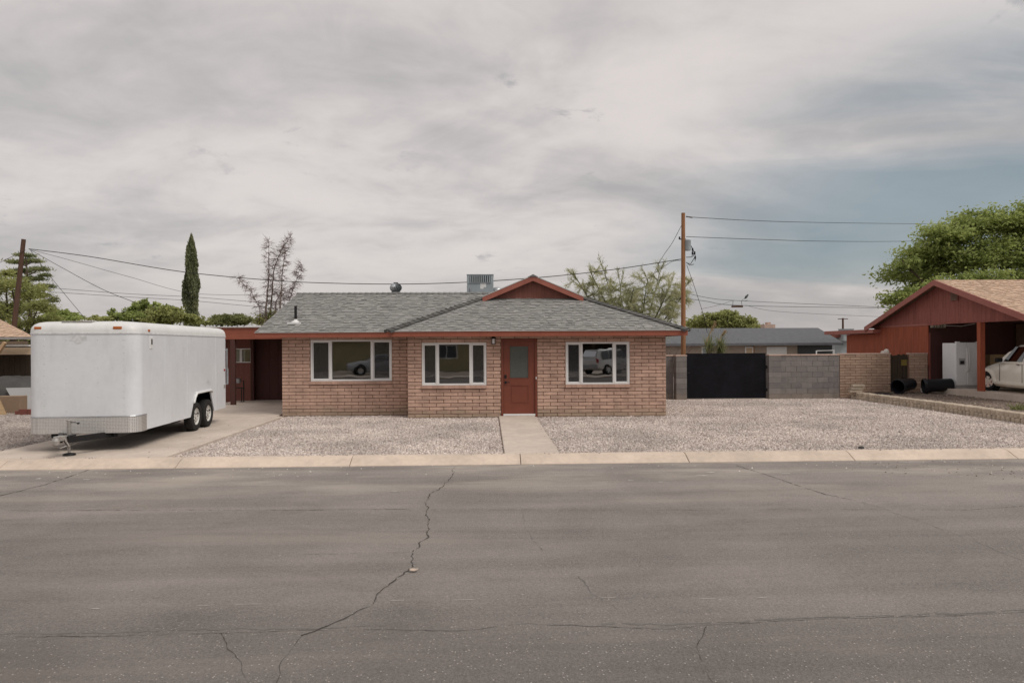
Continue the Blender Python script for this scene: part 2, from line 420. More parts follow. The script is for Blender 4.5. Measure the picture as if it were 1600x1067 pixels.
    def build(s, name, mat, parent=None, local=False, **k):
        off = (0, 0, 0) if (local or parent is None) else rootloc(parent)
        o = bpy.data.objects.new(name, s.mesh(name, mat, off, **k)); col.objects.link(o)
        if parent is not None: o.parent = parent
        return o
def copy_tree(o, parent=None):
    c = o.copy(); col.objects.link(c); c.parent = parent
    for ch in o.children: copy_tree(ch, c)
    return c
def npmesh(name, V, F, mat, tone=None, tint=None, parent=None, kind=None):
    me = bpy.data.meshes.new(name); n = len(F); k = F.shape[1]
    me.vertices.add(len(V)); me.vertices.foreach_set('co', np.ascontiguousarray(V, dtype=np.float32).ravel())
    me.loops.add(n*k); me.loops.foreach_set('vertex_index', np.ascontiguousarray(F, dtype=np.int32).ravel())
    me.polygons.add(n); me.polygons.foreach_set('loop_start', np.arange(0, n*k, k, dtype=np.int32))
    me.update(calc_edges=True)
    if tone is not None:
        a = me.attributes.new('tone', 'FLOAT', 'FACE'); a.data.foreach_set('value', np.asarray(tone, dtype=np.float32))
    if tint is not None:
        a = me.attributes.new('tint', 'FLOAT_COLOR', 'FACE')
        a.data.foreach_set('color', np.ascontiguousarray(np.concatenate([tint, np.ones((n, 1))], 1), dtype=np.float32).ravel())
    me.materials.append(MAT[mat])
    o = bpy.data.objects.new(name, me); col.objects.link(o)
    if parent is not None: o.parent = parent
    if kind: o['kind'] = kind
    return o

# ------------------------------------------------------------------ the setting: ground, road, kerb, drive, walk, gravel
ROAD_Z = -.08; K0, K1 = 12.22, 12.66; DZ = .05
DRX0, DRX1 = -9.5, -5.93; BORDX = 13.62; BACKY = 25.2
mb = MB(); mb.quad((-900, -900, -.3), (900, -900, -.3), (900, 900, -.3), (-900, 900, -.3))
props(mb.build('ground', 'ground', fixn=False), kind='structure')
mb = MB()
xs = np.linspace(-120, 120, 121); ys = [-4.5, 0, 4, 8, K0]
mb.quad((-120, -4.5, ROAD_Z), (120, -4.5, ROAD_Z), (120, K0+.03, ROAD_Z), (-120, K0+.03, ROAD_Z))
road = props(mb.build('road', 'asphalt', fixn=False), kind='structure')
def strip_yard(name, x0, x1, y0, y1, z, mat, kind='structure'):
    m_ = MB(); m_.box(x0, x1, y0, y1, -.4, z); return props(m_.build(name, mat, fixn=False), kind=kind)
strip_yard('yard', -70, 70, K1, 62, -.004, 'gravelbase')
strip_yard('far_pavement', -70, 70, -6.0, -4.5, .04, 'concrete')
strip_yard('far_yard', -70, 70, -60, -6.0, .02, 'ground')
# rolled kerb in cast lengths with open joints
kerb = props(bpy.data.objects.new('kerb', None), kind='structure'); col.objects.link(kerb); kerb.location = (0, K0, 0)
prof = [(0, ROAD_Z-.1), (0, ROAD_Z+.012), (.06, ROAD_Z+.035), (.15, -.005), (.24, .035), (.33, .056), (.44, .056), (.44, -.3)]
jx = AZ(1075, 712, .03).x
x = jx-3.05*14
while x < 45:
    a, b = x+.006, x+3.05-.006
    m_ = MB(); m_.prism([(a, K0+p[0], p[1]) for p in prof], (b-a, 0, 0)); m_.build('kerb_stone', 'kerbstone', kerb, bevel=.006)
    x += 3.05
# driveway: cast slabs
drive = props(bpy.data.objects.new('driveway', None), kind='structure'); col.objects.link(drive)
for y0, y1 in ((K1+.004, 15.9), (15.912, 19.9), (19.912, 26.3)):
    m_ = MB(); m_.box(DRX0, DRX1 if y0 < 19.5 else -6.16, y0, y1, -.3, DZ); m_.build('slab', 'concrete', drive, bevel=.008)
walk = props(bpy.data.objects.new('front_walk', None), kind='structure'); col.objects.link(walk)
wx0, wx1 = AZ(788.5, 709, DZ).x, AZ(876, 709, DZ).x
m_ = MB(); m_.box(wx0, wx1, K1+.004, 19.46, -.3, DZ+.002); m_.build('slab', 'concrete', walk, bevel=.01)

# gravel: real stones, pinkish beige crushed rock
def scatter_stones(name, rects, dens, smin, smax, z, pal, label, dens_fn=None):
    P = []
    for x0, x1, y0, y1 in rects:
        n = int((x1-x0)*(y1-y0)*dens); P.append(np.stack([npr.uniform(x0, x1, n), npr.uniform(y0, y1, n)], 1))
    P = np.concatenate(P); n = len(P)
    # roughly keep only what lies inside the camera's view
    c, s = math.cos(YAW), math.sin(YAW)
    xc = P[:, 0]*c-P[:, 1]*s; yc = P[:, 0]*s+P[:, 1]*c
    keep = np.abs(xc/yc) < .86; P = P[keep]; n = len(P)
    size = npr.uniform(smin, smax, n)*npr.uniform(.7, 1.25, n)*np.where(npr.random(n) < .03, 1.6, 1.0)
    base = np.array([[1, 0, -.2], [-.5, .87, -.2], [-.5, -.87, -.2], [.35, .6, .42], [-.75, 0, .5], [.35, -.6, .38]])
    F0 = np.array([[0, 3, 5], [3, 4, 5], [0, 1, 3], [1, 4, 3], [1, 2, 4], [2, 5, 4], [2, 0, 5]])
    th = npr.uniform(0, 2*np.pi, n); co, si = np.cos(th), np.sin(th)
    B = base[None]*(1+npr.uniform(-.25, .25, (n, 6, 3)))
    asp = npr.uniform(.6, 1.0, (n, 1)); bx_ = B[..., 0]; by_ = B[..., 1]*asp
    V = np.empty((n, 6, 3))
    V[..., 0] = (bx_*co[:, None]-by_*si[:, None])*size[:, None]+P[:, 0:1]
    V[..., 1] = (bx_*si[:, None]+by_*co[:, None])*size[:, None]+P[:, 1:2]
    V[..., 2] = (B[..., 2]+.15)*size[:, None]*npr.uniform(.7, 1.5, (n, 1))+z
    F = (F0[None]+(np.arange(n)*6)[:, None, None]).reshape(-1, 3)
    pal = np.array(pal); ci = npr.integers(0, len(pal), n); cc = pal[ci]*npr.uniform(.75, 1.2, (n, 1))
    o = npmesh(name, V.reshape(-1, 3), F, 'stones', tint=np.repeat(cc, 7, 0))
    return props(o, label, 'gravel', kind='stuff')
PAL = [tuple(v*f for v, f in zip(c, (1.04, 1.045, 1.07))) for c in [(.58, .50, .44), (.63, .55, .495), (.46, .385, .335), (.66, .585, .53), (.54, .45, .39), (.36, .30, .27), (.60, .525, .475), (.67, .585, .52)]]
FRONTY, WINGY = 19.5, 20.3
scatter_stones('gravel', [(DRX1+.03, wx0-.02, K1+.02, FRONTY-.02), (wx1+.02, BORDX-.1, K1+.02, FRONTY-.02), (5.11, BORDX-.1, FRONTY-.02, BACKY+.15), (DRX1+.03, -2.2, FRONTY, WINGY-.02)],
               1150, .012, .0255, -.002, PAL, 'pinkish beige crushed gravel covering the front yard')
scatter_stones('gravel', [(-17, DRX0-.03, K1+.02, 25.5)], 900, .012, .0255, -.002, [tuple(v*.72 for v in c) for c in PAL], 'greyer crushed gravel between the driveway and the tan neighbour house')
# a few stones strayed on to kerb and road edge
scatter_stones('gravel', [(wx0, wx0+.10, K1+.1, FRONTY-.1), (wx1-.10, wx1, K1+.1, FRONTY-.1)], 26, .010, .02, DZ, PAL, 'few gravel pieces strayed on to the front walk')
scatter_stones('gravel', [(DRX1-.14, DRX1, K1+.1, 20), (DRX1-.8, DRX1, K1+.1, 20)], 7, .010, .02, DZ-.002, PAL, 'few gravel pieces strayed on to the driveway edge')
scatter_stones('gravel', [(-12, 16, K1-.12, K1+.02)], 60, .012, .022, .058, PAL, 'stray gravel pieces along the back of the kerb')
scatter_stones('gravel', [(6.5, 16, 10.4, K0)], 16, .010, .022, ROAD_Z, [(.20, .17, .15), (.30, .25, .21), (.5, .45, .4)], 'loose dark grit on the asphalt beside the kerb')
scatter_stones('gravel', [(-14, 16, 11.3, K0)], 6, .010, .018, ROAD_Z, [(.72, .68, .62), (.5, .45, .4)], 'pale chips scattered along the gutter')

# cracks and joints in the asphalt
def crack(pts, w, name, mat='crackfill', z=.004, jit=.03, seg=.05, label=None):
    Q = []
    for (a, b) in zip(pts[:-1], pts[1:]):
        L = (Vector(b)-Vector(a)).length; n = max(2, int(L/seg))
        for k in range(n): Q.append(Vector(a).lerp(Vector(b), k/n))
    Q.append(Vector(pts[-1])); m_ = MB(); L = []; off = 0
    for k, p in enumerate(Q):
        d = (Q[min(k+1, len(Q)-1)]-Q[max(k-1, 0)]); d.z = 0; d.normalize(); nn = Vector((-d.y, d.x, 0))
        off = off*.8+rnd.uniform(-jit, jit); ww = w*rnd.uniform(.12, 1.05)*(.35+.65*abs(math.sin(k*.13+pts[0].x)))
        c = p+nn*off; L.append((c+nn*ww/2, c-nn*ww/2))
    i = 0
    for (a, b), (c, d) in zip(L[:-1], L[1:]):
        if rnd.random() < .05: continue
        m_.quad((a.x, a.y, ROAD_Z+z), (b.x, b.y, ROAD_Z+z), (d.x, d.y, ROAD_Z+z), (c.x, c.y, ROAD_Z+z))
    return m_.build(name, mat, road, fixn=False)
rp = lambda pts: [AZ(a, b, ROAD_Z) for a, b in pts]
crack(rp([(711, 729), (708, 744), (672, 776), (665, 790), (674, 808), (668, 838), (642, 864), (643, 886), (600, 918), (585, 945), (525, 975), (470, 992)]), .021, 'crack', jit=.020)
crack(rp([(470, 992), (440, 1040), (432, 1080)]), .010, 'crack', jit=.012)
crack(rp([(140, 734), (70, 757), (0, 775), (-40, 785)]), .035, 'crack', jit=.012)
crack(rp([(1150, 727), (1190, 739), (1215, 748), (1290, 772), (1345, 784)]), .022, 'crack', jit=.012)
crack(rp([(1345, 784), (1440, 815), (1500, 838), (1600, 876)]), .010, 'crack', 'sealfill', jit=.012)
for a0, a1, ww in ((-60, 640, .014), (672, 1330, .010), (1330, 1700, .012)):
    crack(rp([(a0, 798 if a0 < 0 else 796), ((a0+a1)/2, 797), (a1, 796 if a1 < 1400 else 783)]), ww, 'joint', jit=.008)
crack(rp([(-60, 999), (140, 993), (330, 988), (470, 986), (600, 982), (720, 986), (770, 981), (830, 975), (960, 979), (1030, 983), (1100, 977), (1260, 968), (1440, 963), (1660, 955)]), .008, 'joint', jit=.010)
crack(rp([(-60, 992), (140, 987), (330, 982), (470, 981), (600, 977)]), .05, 'seal_band', 'sealfill', z=.002, jit=.012)
crack(rp([(940, 975), (1100, 973), (1260, 965), (1660, 952)]), .045, 'seal_band', 'sealfill', z=.002, jit=.012)
crack(rp([(1102, 978), (1090, 1010), (1104, 1040), (1118, 1080)]), .008, 'crack', jit=.010)
crack(rp([(345, 990), (352, 1010), (378, 1040), (392, 1075)]), .007, 'crack', jit=.012)
crack(rp([(815, 800), (822, 830), (850, 860)]), .007, 'crack', 'sealfill', jit=.012)
crack(rp([(905, 900), (930, 930), (965, 952)]), .009, 'crack', 'sealfill', jit=.012)
crack(rp([(470, 866), (560, 865), (640, 863)]), .008, 'crack', 'sealfill', jit=.012)
# pale spatters on the road
def blotch(p, rx, ry, name='paint_spatter'):
    m_ = MB(); pts = []
    for k in range(11):
        t = 2*math.pi*k/11; f = rnd.uniform(.55, 1.2); pts.append((p.x+rx*f*math.cos(t), p.y+ry*f*math.sin(t), ROAD_Z+.0045))
    m_.poly(pts); return m_.build(name, 'white_debris', road, fixn=False)
for px, py, rx, ry in ((1110, 738, .09, .025), (1097, 743, .09, .03), (1228, 740, .08, .02), (1033, 753, .07, .02), (985, 751, .06, .02), (60, 748, .06, .03), (135, 749, .06, .02), (728, 937, .11, .0035),
                       (620, 938, .07, .0035), (150, 951, .05, .006), (318, 946, .06, .0035), (385, 944, .13, .0035), (950, 934, .09, .0035), (1105, 935, .09, .0035), (1190, 934, .05, .005), (830, 727, .05, .02), (640, 726, .06, .02), (615, 768, .08, .014)):
    blotch(AZ(px, py, ROAD_Z), rx, ry)

# ------------------------------------------------------------------ generic builders
def block_mesh(cache, name, wd, ht, dp, mat, var, bev=.006, jit=.004):
    key = (name, round(wd, 3), round(ht, 3), mat, var)
    if key in cache: return cache[key]
    m_ = MB(); m_.box(-wd/2, wd/2, 0, dp, -ht/2, ht/2)
    me = m_.mesh(name, mat, bevel=bev)
    for v in me.vertices:
        if v.co.y < .02:
            v.co.y += rnd.uniform(-jit, jit); v.co.z += rnd.uniform(-jit, jit)*.7
    cache[key] = me; return me
BC = {}
def block_wall(parent, x0, x1, y, z0, ncourse, bl, bh, openings, mat, mat_m, name='brick', dp=.10, joint=.0155, cap=300, axis='x', phase=0, thick=.16, stuffname='brickwork', proud=.0):
    """blocks face -Y (axis x). openings: (x0,x1,k0,k1) in courses"""
    cells = []
    for k in range(ncourse):
        x = x0 - (bl/2 if (k+phase) % 2 else 0)
        while x < x1-1e-4:
            a, b = max(x, x0), min(x+bl, x1); x += bl
            segs = [(a, b)]
            for (ox0, ox1, k0, k1) in openings:
                if k0 <= k < k1:
                    ns = []
                    for (p, q_) in segs:
                        if q_ <= ox0 or p >= ox1: ns.append((p, q_)); continue
                        if p < ox0: ns.append((p, ox0))
                        if q_ > ox1: ns.append((ox1, q_))
                    segs = ns
            for p, q_ in segs:
                if q_-p > .03: cells.append((p, q_, k))
    cells.sort(key=lambda c: -(c[1]-c[0]))
    rest = MB()
    for i, (p, q_, k) in enumerate(cells):
        wd, ht = q_-p-joint, bh-joint; cx, cz = (p+q_)/2, z0+(k+.5)*bh
        if i < cap:
            o = bpy.data.objects.new(name, block_mesh(BC, name, wd, ht, dp, mat, rnd.randrange(5))); col.objects.link(o)
            o.parent = parent; o.location = Vector((cx, y-proud+rnd.uniform(-.0015, .0015), cz))-rootloc(parent)
        else:
            rest.box(cx-wd/2, cx+wd/2, y-proud, y+dp, cz-ht/2, cz+ht/2)
    if rest.v: props(rest.build(stuffname, mat, parent, bevel=.005), kind='stuff')
    return min(cap, len(cells))
def core_wall(m_, x0, x1, y0, y1, z0, z1, openings):
    """wall with rectangular holes as one mesh; openings (x0,x1,z0,z1)"""
    xs = sorted({x0, x1, *[o[0] for o in openings], *[o[1] for o in openings]}); zs = sorted({z0, z1, *[o[2] for o in openings], *[o[3] for o in openings]})
    xs = [v for v in xs if x0 <= v <= x1]; zs = [v for v in zs if z0 <= v <= z1]
    inside = lambda i, j: any(o[0] <= (xs[i]+xs[i+1])/2 <= o[1] and o[2] <= (zs[j]+zs[j+1])/2 <= o[3] for o in openings)
    for i in range(len(xs)-1):
        j = 0
        while j < len(zs)-1:
            if inside(i, j): j += 1; continue
            j2 = j
            while j2 < len(zs)-1 and not inside(i, j2): j2 += 1
            m_.box(xs[i], xs[i+1], y0, y1, zs[j], zs[j2]); j = j2
    return m_
def clip(poly, clipper):
    out = poly
    n = len(clipper)
    for i in range(n):
        (ax, ay), (bx, by) = clipper[i], clipper[(i+1) % n]
        inp = out; out = []
        if not inp: return []
        side = lambda p: (bx-ax)*(p[1]-ay)-(by-ay)*(p[0]-ax)
        for k in range(len(inp)):
            p, q_ = inp[k], inp[(k+1) % len(inp)]; sp, sq = side(p), side(q_)
            if sp >= 0: out.append(p)
            if (sp >= 0) != (sq >= 0):
                t = sp/(sp-sq); out.append((p[0]+(q_[0]-p[0])*t, p[1]+(q_[1]-p[1])*t))
    return out
def shingle_face(parent, O, U, V, poly, mat, cap, expo=.142, slen=1.0, name='shingle', stuffname='shingle_field', seed=1):
    """lay laminated shingles over a flat roof face. O origin, U along eave, V up slope, poly CCW in (s,t)"""
    r_ = random.Random(seed); O, U, V = Vector(O), Vector(U).normalized(), Vector(V).normalized(); N = U.cross(V)
    smin, smax = min(p[0] for p in poly), max(p[0] for p in poly); tmax = max(p[1] for p in poly)
    off = rootloc(parent); made = 0; rest = MB()
    k = 0; t0 = min(p[1] for p in poly)
    while t0 < tmax-.01:
        s = smin - r_.uniform(0, slen)
        while s < smax:
            m_ = MB() ; any_ = False; a = s; end = s+slen-.003
            up = r_.random() < .5
            while a < end-.01:
                b = min(end, a+r_.choice((.10, .14, .18, .22, .28))); 
                if end-b < .06: b = end
                hi = .024 if up else .013
                pl = clip([(a, t0), (b, t0), (b, t0+expo+.02), (a, t0+expo+.02)], poly)
                if len(pl) >= 3:
                    any_ = True
                    tone = min(1, max(0, r_.gauss(.60 if up else .50, .13)))
                    h = lambda p: hi-(hi-.001)*(p[1]-t0)/(expo+.02)*.75
                    P3 = [O+U*p[0]+V*p[1]+N*h(p) for p in pl]; m_.poly(P3, tone)
                    lo = sorted([p for p in pl if abs(p[1]-t0) < 1e-6])
                    if len(lo) >= 2:
                        A, B = lo[0], lo[-1]; q0, q1 = O+U*A[0]+V*A[1], O+U*B[0]+V*B[1]
                        m_.quad(q0-N*.002, q1-N*.002, q1+N*hi, q0+N*hi, r_.choice((0, 0, .08, .2)))  # butt edge toned dark: the tab's shadow line is put into the colour
                a = b; up = not up if r_.random() < .85 else up
            if any_:
                if made < cap: m_.build(name, mat, parent, fixn=False); made += 1
                else:
                    i = len(rest.v); rest.v += m_.v; rest.f += [tuple(j+i for j in f) for f in m_.f]; rest.t += m_.t
            s += slen
        t0 += expo; k += 1
    if rest.v: props(rest.build(stuffname, mat, parent, fixn=False), kind='stuff')
    return made
def caps_along(parent, A, B, N1, N2, mat, name='ridge_cap', L=.30, wd=.16, lift=.035):
    A, B = Vector(A), Vector(B); d = (B-A); n = int(d.length/(L*.62)); d.normalize(); made = 0
    w1 = d.cross(Vector(N1)).normalized(); w2 = -d.cross(Vector(N2)).normalized()
    if w1.z > 0: w1 = -w1
    if w2.z > 0: w2 = -w2
    up = (Vector(N1)+Vector(N2)).normalized()
    for k in range(n):
        p = A+d*(k*(B-A).length/n); q_ = p+d*L*.98
        h0, h1 = lift+.03, lift
        m_ = MB(); tone = rnd.uniform(.0, .3)
        top = []
        for (pt, h) in ((p, h0), (q_, h1)):
            top.append((pt+w1*wd+up*h, pt+up*(h+.004), pt+w2*wd+up*h))
        (a0, b0, c0), (a1, b1, c1) = top
        m_.quad(a0, b0, b1, a1, tone).quad(b0, c0, c1, b1, tone)
        dn = up*(-h0-.005)
        m_.quad(a0+dn, b0+dn, b0, a0, 0).quad(b0+dn, c0+dn, c0, b0, 0)
        m_.quad(a0+dn, a0, a1, a1+dn, tone*.5).quad(c0, c0+dn, c1+dn, c1, tone*.5)
        m_.build(name, mat, parent, fixn=False); made += 1
    return made

# ------------------------------------------------------------------ the brick house
house = thing('brick_house', 'single storey tan slump brick house with grey shingle roof and red fascia', 'house', (1.3, FRONTY, 0))
CH = .1016; Z0 = -.09
fx0, fx1 = AY(637, 600, FRONTY).x, AY(1041, 600, FRONTY).x
lx0 = AY(440.5, 600, WINGY).x
def snap(v, base): return base+round((v-base)/.2032)*.2032
W2 = [AY(659, 560, FRONTY).x, AY(760, 560, FRONTY).x]; W3 = [AY(884, 560, FRONTY).x, AY(984, 560, FRONTY).x]
W1 = [AY(485, 560, WINGY).x, AY(612, 560, WINGY).x]
DR = [AY(783, 560, FRONTY).x, AY(839, 560, FRONTY).x]
kz = lambda k: Z0+k*CH
wall = MB()
FD = .020     # how far the block faces stand proud of the joints
fop = [(W2[0], W2[1], kz(9), kz(22)), (W3[0], W3[1], kz(9), kz(22)), (DR[0], DR[1], kz(1), kz(23))]
core_wall(wall, fx0+.01, fx1-.01, FRONTY+FD, FRONTY+.19, kz(0)-.1, kz(24), fop)
lop = [(W1[0], W1[1], kz(10), kz(23))]
core_wall(wall, lx0+.01, fx0+.02, WINGY+FD, WINGY+.19, kz(0)-.1, kz(24), lop)
wall.box(fx0+.012, fx0+.19, FRONTY+.2, WINGY-.002, -.19, kz(24)-.002)                # return wall between wing and front block
wall.box(fx1-.19, fx1-.012, FRONTY+.2, 26.2, -.19, kz(24)-.002)
wall.box(lx0+.012, lx0+.19, WINGY+.2, 26.2, -.19, kz(24)-.002)
wall.box(lx0+.02, fx1-.02, 26.21, 26.4, -.19, kz(24)-.002)
wall_o = wall.build('wall', 'mortar', house)
fopb = [(o[0], o[1], round((o[2]-Z0)/CH), round((o[3]-Z0)/CH)) for o in fop]
lopb = [(o[0], o[1], round((o[2]-Z0)/CH), round((o[3]-Z0)/CH)) for o in lop]
used = block_wall(wall_o, fx0, fx1, FRONTY, Z0, 24, .4064, CH, fopb, 'brick', 'mortar', cap=290)
block_wall(wall_o, lx0, fx0+.01, WINGY, Z0, 24, .4064, CH, lopb, 'brick', 'mortar', cap=max(0, 290-used), phase=1, stuffname='wing_brickwork')
# side returns of the front block in brick courses
sm = MB()
for k in range(24):
    z = kz(k)
    for X, sgn in ((fx0, 1), (fx1, -1)):
        y0 = FRONTY+.105; y1 = WINGY-.004 if sgn == 1 else 26.1
        yy = y0+(.2 if k % 2 else 0.0)
        while yy < y1:
            ye = min(yy+.40, y1); sm.box(min(X, X+sgn*.02), max(X, X+sgn*.02), yy, ye-.008, z+.0045, z+CH-.0045); yy += .4064
props(sm.build('side_brickwork', 'brick', wall_o), kind='stuff')
# interior so that the windows look into rooms
it = MB(); it.box(lx0+.2, fx1-.2, 24.0, 24.05, -.05, 2.34); it.box(fx0+.3, fx0+.36, 19.8, 23.99, -.05, 2.34); it.box(1.55, 1.6, 19.8, 23.99, -.05, 2.34)
it.build('inner_wall', 'wallwhite', house)
it = MB(); it.box(lx0+.2, fx1-.2, WINGY+.2, 26.2, -.08, -.055); it.box(fx0+.2, fx1-.2, FRONTY+.2, WINGY+.19, -.08, -.055); it.build('inner_floor', 'floorint', house)
it = MB(); it.box(lx0+.2, fx1-.2, WINGY+.2, 26.2, 2.352, 2.37); it.box(fx0+.2, fx1-.2, FRONTY+.2, WINGY+.19, 2.352, 2.37); it.build('ceiling', 'wallwhite', house)

def window3(x0, x1, y, z0, z1, sillz, parent, label):
    fr = MB(); t = .05; yf0, yf1 = y+.02, y+.10
    L = x1-x0; m0, m1 = x0+L*.245, x0+L*.755
    fr.box(x0, x1, yf0, yf1, z1-t, z1-.001); fr.box(x0, x1, yf0, yf1, z0+.001, z0+t)
    fr.box(x0, x0+t, yf0+.001, yf1, z0+t, z1-t); fr.box(x1-t, x1, yf0+.001, yf1, z0+t, z1-t)
    for mx in (m0, m1): fr.box(mx-.038, mx+.038, yf0-.004, yf1, z0+t, z1-t)
    w_ = props(fr.build('window', 'whitevinyl', parent, bevel=.004), label)
    for a, b in ((x0+t, m0-.038), (m1+.038, x1-t)):
        s = MB(); q_ = .028; ys0, ys1 = y+.045, y+.085
        s.box(a, b, ys0, ys1, z1-t-q_, z1-t-.001); s.box(a, b, ys0, ys1, z0+t+.001, z0+t+q_); s.box(a+.001, a+q_, ys0, ys1, z0+t+q_, z1-t-q_); s.box(b-q_, b-.001, ys0, ys1, z0+t+q_, z1-t-q_)
        s.build('sash', 'whitevinyl', w_, bevel=.003)
        p = MB(); p.quad((a+q_, y+.052, z0+t+q_), (b-q_, y+.052, z0+t+q_), (b-q_, y+.052, z1-t-q_), (a+q_, y+.052, z1-t-q_)); p.build('insect_screen', 'screen', w_, fixn=False)
    for a, b in ((x0+t, m0-.038), (m0+.038, m1-.038), (m1+.038, x1-t)):
        p = MB(); yy = y+.066; p.quad((a, yy, z0+t), (b, yy, z0+t), (b, yy, z1-t), (a, yy, z1-t)); p.build('pane', 'glass', w_, fixn=False)
    n = max(4, round(L/.155)); 
    for k in range(n):
        a = x0-.01+(L+.02)*k/n; b = x0-.01+(L+.02)*(k+1)/n
        s = MB(); s.prism([(a+.001, y-.045, sillz+.012), (a+.001, y+.07, sillz+.012), (a+.001, y+.07, z0-.001), (a+.001, y-.045, z0-.012)], (b-a-.003, 0, 0))
        s.build('sill_brick', 'sillbrick', w_, bevel=.004)
    return w_
window3(W1[0], W1[1], WINGY, kz(11), kz(23), kz(10), house, 'wide white three pane window of the set back left wing')
window3(W2[0], W2[1], FRONTY, kz(10), kz(22), kz(9), house, 'white three pane window beside the porch lamp')
window3(W3[0], W3[1], FRONTY, kz(10), kz(22), kz(9), house, 'white three pane window right of the front door')
# front door
d0, d1 = DR; dzb = .10
fr = MB(); jw = .055
fr.box(d0, d0+jw, FRONTY-.012, FRONTY+.14, .0, kz(23)-jw); fr.box(d1-jw, d1, FRONTY-.012, FRONTY+.14, .0, kz(23)-jw); fr.box(d0, d1, FRONTY-.013, FRONTY+.14, kz(23)-jw, kz(23)-.001)
fr.build('door_frame', 'doorred', house, bevel=.006)
th = MB(); th.box(d0+jw, d1-jw, FRONTY-.02, FRONTY+.14, .05, dzb); th.build('threshold', 'whitevinyl', house, bevel=.005)
a, b = d0+jw+.004, d1-jw-.004; zt = kz(23)-jw-.004; zb = dzb+.004; yd = FRONTY+.035; H = zt-zb
gx0, gx1 = a+(b-a)*.21, b-(b-a)*.21; gz0, gz1 = zb+H*.49, zb+H*.925; pz0, pz1 = zb+H*.13, zb+H*.385
dm = MB(); core_wall(dm, a, b, yd, yd+.045, zb, zt, [(gx0, gx1, gz0, gz1), (gx0, gx1, pz0, pz1)])
door = props(dm.build('door', 'doorred', house), 'rust red front door with a half light glass panel')
pm = MB(); pm.box(gx0, gx1, yd+.014, yd+.04, pz0, pz1); pm.build('panel', 'doorred', door)
pm = MB(); pm.box(gx0+.05, gx1-.05, yd+.004, yd+.02, pz0+.05, pz1-.05); pm.build('raised_panel', 'doorred', door, bevel=.003)
tr = MB(); q_ = .022
tr.box(gx0-q_, gx1+q_, yd-.008, yd-.0005, gz1, gz1+q_); tr.box(gx0-q_, gx1+q_, yd-.008, yd-.0005, gz0-q_, gz0); tr.box(gx0-q_, gx0, yd-.008, yd-.0005, gz0, gz1); tr.box(gx1, gx1+q_, yd-.008, yd-.0005, gz0, gz1)
tr.build('glass_trim', 'doorred', door, bevel=.003)
gm = MB(); gm.quad((gx0, yd+.02, gz0), (gx1, yd+.02, gz0), (gx1, yd+.02, gz1), (gx0, yd+.02, gz1)); props(gm.build('pane', 'frost', door, fixn=False), 'obscure glass panel of the front door')
hm = MB(); hm.cbox((a+.065, yd-.012, zb+.90), (.055, .022, .07)); hm.tube([(a+.065, yd-.05, zb+.90), (a+.18, yd-.05, zb+.90)], .011); hm.tube([(a+.065, yd-.02, zb+.90), (a+.065, yd-.055, zb+.90)], .014); hm.build('door_handle', 'black', door)
hm = MB(); hm.cbox((a+.065, yd-.014, zb+1.06), (.06, .028, .10)); hm.build('deadbolt', 'black', door, bevel=.006)
bl = MB(); bl.cbox((d1-.028, FRONTY-.024, 1.12), (.022, .022, .07)); bl.build('doorbell', 'whitevinyl', house, bevel=.004)
# porch lamp
lp = AY(771, 532, FRONTY); lm = MB()
lm.cbox((lp.x, FRONTY-.012, lp.z+.02), (.09, .024, .17)); lm.lathe([(.012, .10), (.075, .055), (.080, .045), (.07, .04)], 12, Matrix.Translation((lp.x, FRONTY-.10, lp.z+.02))); lm.tube([(lp.x, FRONTY-.02, lp.z+.11), (lp.x, FRONTY-.10, lp.z+.12)], .012, 6)
for sx_ in (-1, 1):
    for sy_ in (-1, 1): lm.cbox((lp.x+sx_*.05, FRONTY-.10+sy_*.05, lp.z-.03), (.011, .011, .15))
lm.cbox((lp.x, FRONTY-.10, lp.z-.105), (.125, .125, .016))
lamp = props(lm.build('porch_lamp', 'black', house), 'small black lantern beside the front door')
gm = MB(); gm.lathe([(.042, -.09), (.045, .05)], 12, Matrix.Translation((lp.x, FRONTY-.10, lp.z-.005))); gm.build('lamp_glass', 'whitevinyl', lamp)

# roof ---------------------------------------------------------------------------------------
EZ = 2.465; SL = 5/12; OV = .5
ex0, ex1 = AY(605, 519.5, FRONTY-OV).x, AY(1075, 516.5, FRONTY-OV).x; ey = FRONTY-OV
half = (ex1-ex0)/2; mx = (ex0+ex1)/2; RZ = EZ+half*SL
hd = 2.56                                     # run of the front hip below the gablet
ly = WINGY-OV; lxe = AY(398, 522, ly).x; MRUN = 3.25; mridy = ly+MRUN; MZ = EZ+MRUN*SL
lxr = AY(465, 460.5, mridy).x
BK = ly+2*MRUN
nf = Vector((0, -SL, 1)).normalized(); nl = Vector((-SL, 0, 1)).normalized(); nr = Vector((SL, 0, 1)).normalized()
rf = MB()
f1, f2 = (ex0, ey, EZ), (ex1, ey, EZ); h1, h2 = (ex0+hd, ey+hd, EZ+hd*SL), (ex1-hd, ey+hd, EZ+hd*SL)
gy = ey+hd-.42                                # gablet barge boards stand forward of the top of the hip
back = 27.5
rf.poly([f1, f2, h2, h1])
rf.poly([f2, (ex1, back, EZ), (mx, back, RZ), (mx, ey+hd-.02, RZ), h2]); rf.poly([f1, h1, (mx, ey+hd-.02, RZ), (mx, back, RZ), (ex0, back, EZ)])
rf.poly([(lxe, ly, EZ), (ex0+1.2, ly, EZ), (ex0+4.5, ly, EZ-.001), (ex0+4.5, mridy, MZ), (lxr, mridy, MZ)]); rf.poly([(lxr, mridy, MZ), (ex0+4.5, mridy, MZ), (ex0+4.5, BK, EZ), (lxe, BK, EZ)])
roof = props(rf.build('roof', 'deck', house, fixn=False), 'grey shingle roof with a dutch gable over the front')
vs_ = math.sqrt(1+SL*SL)
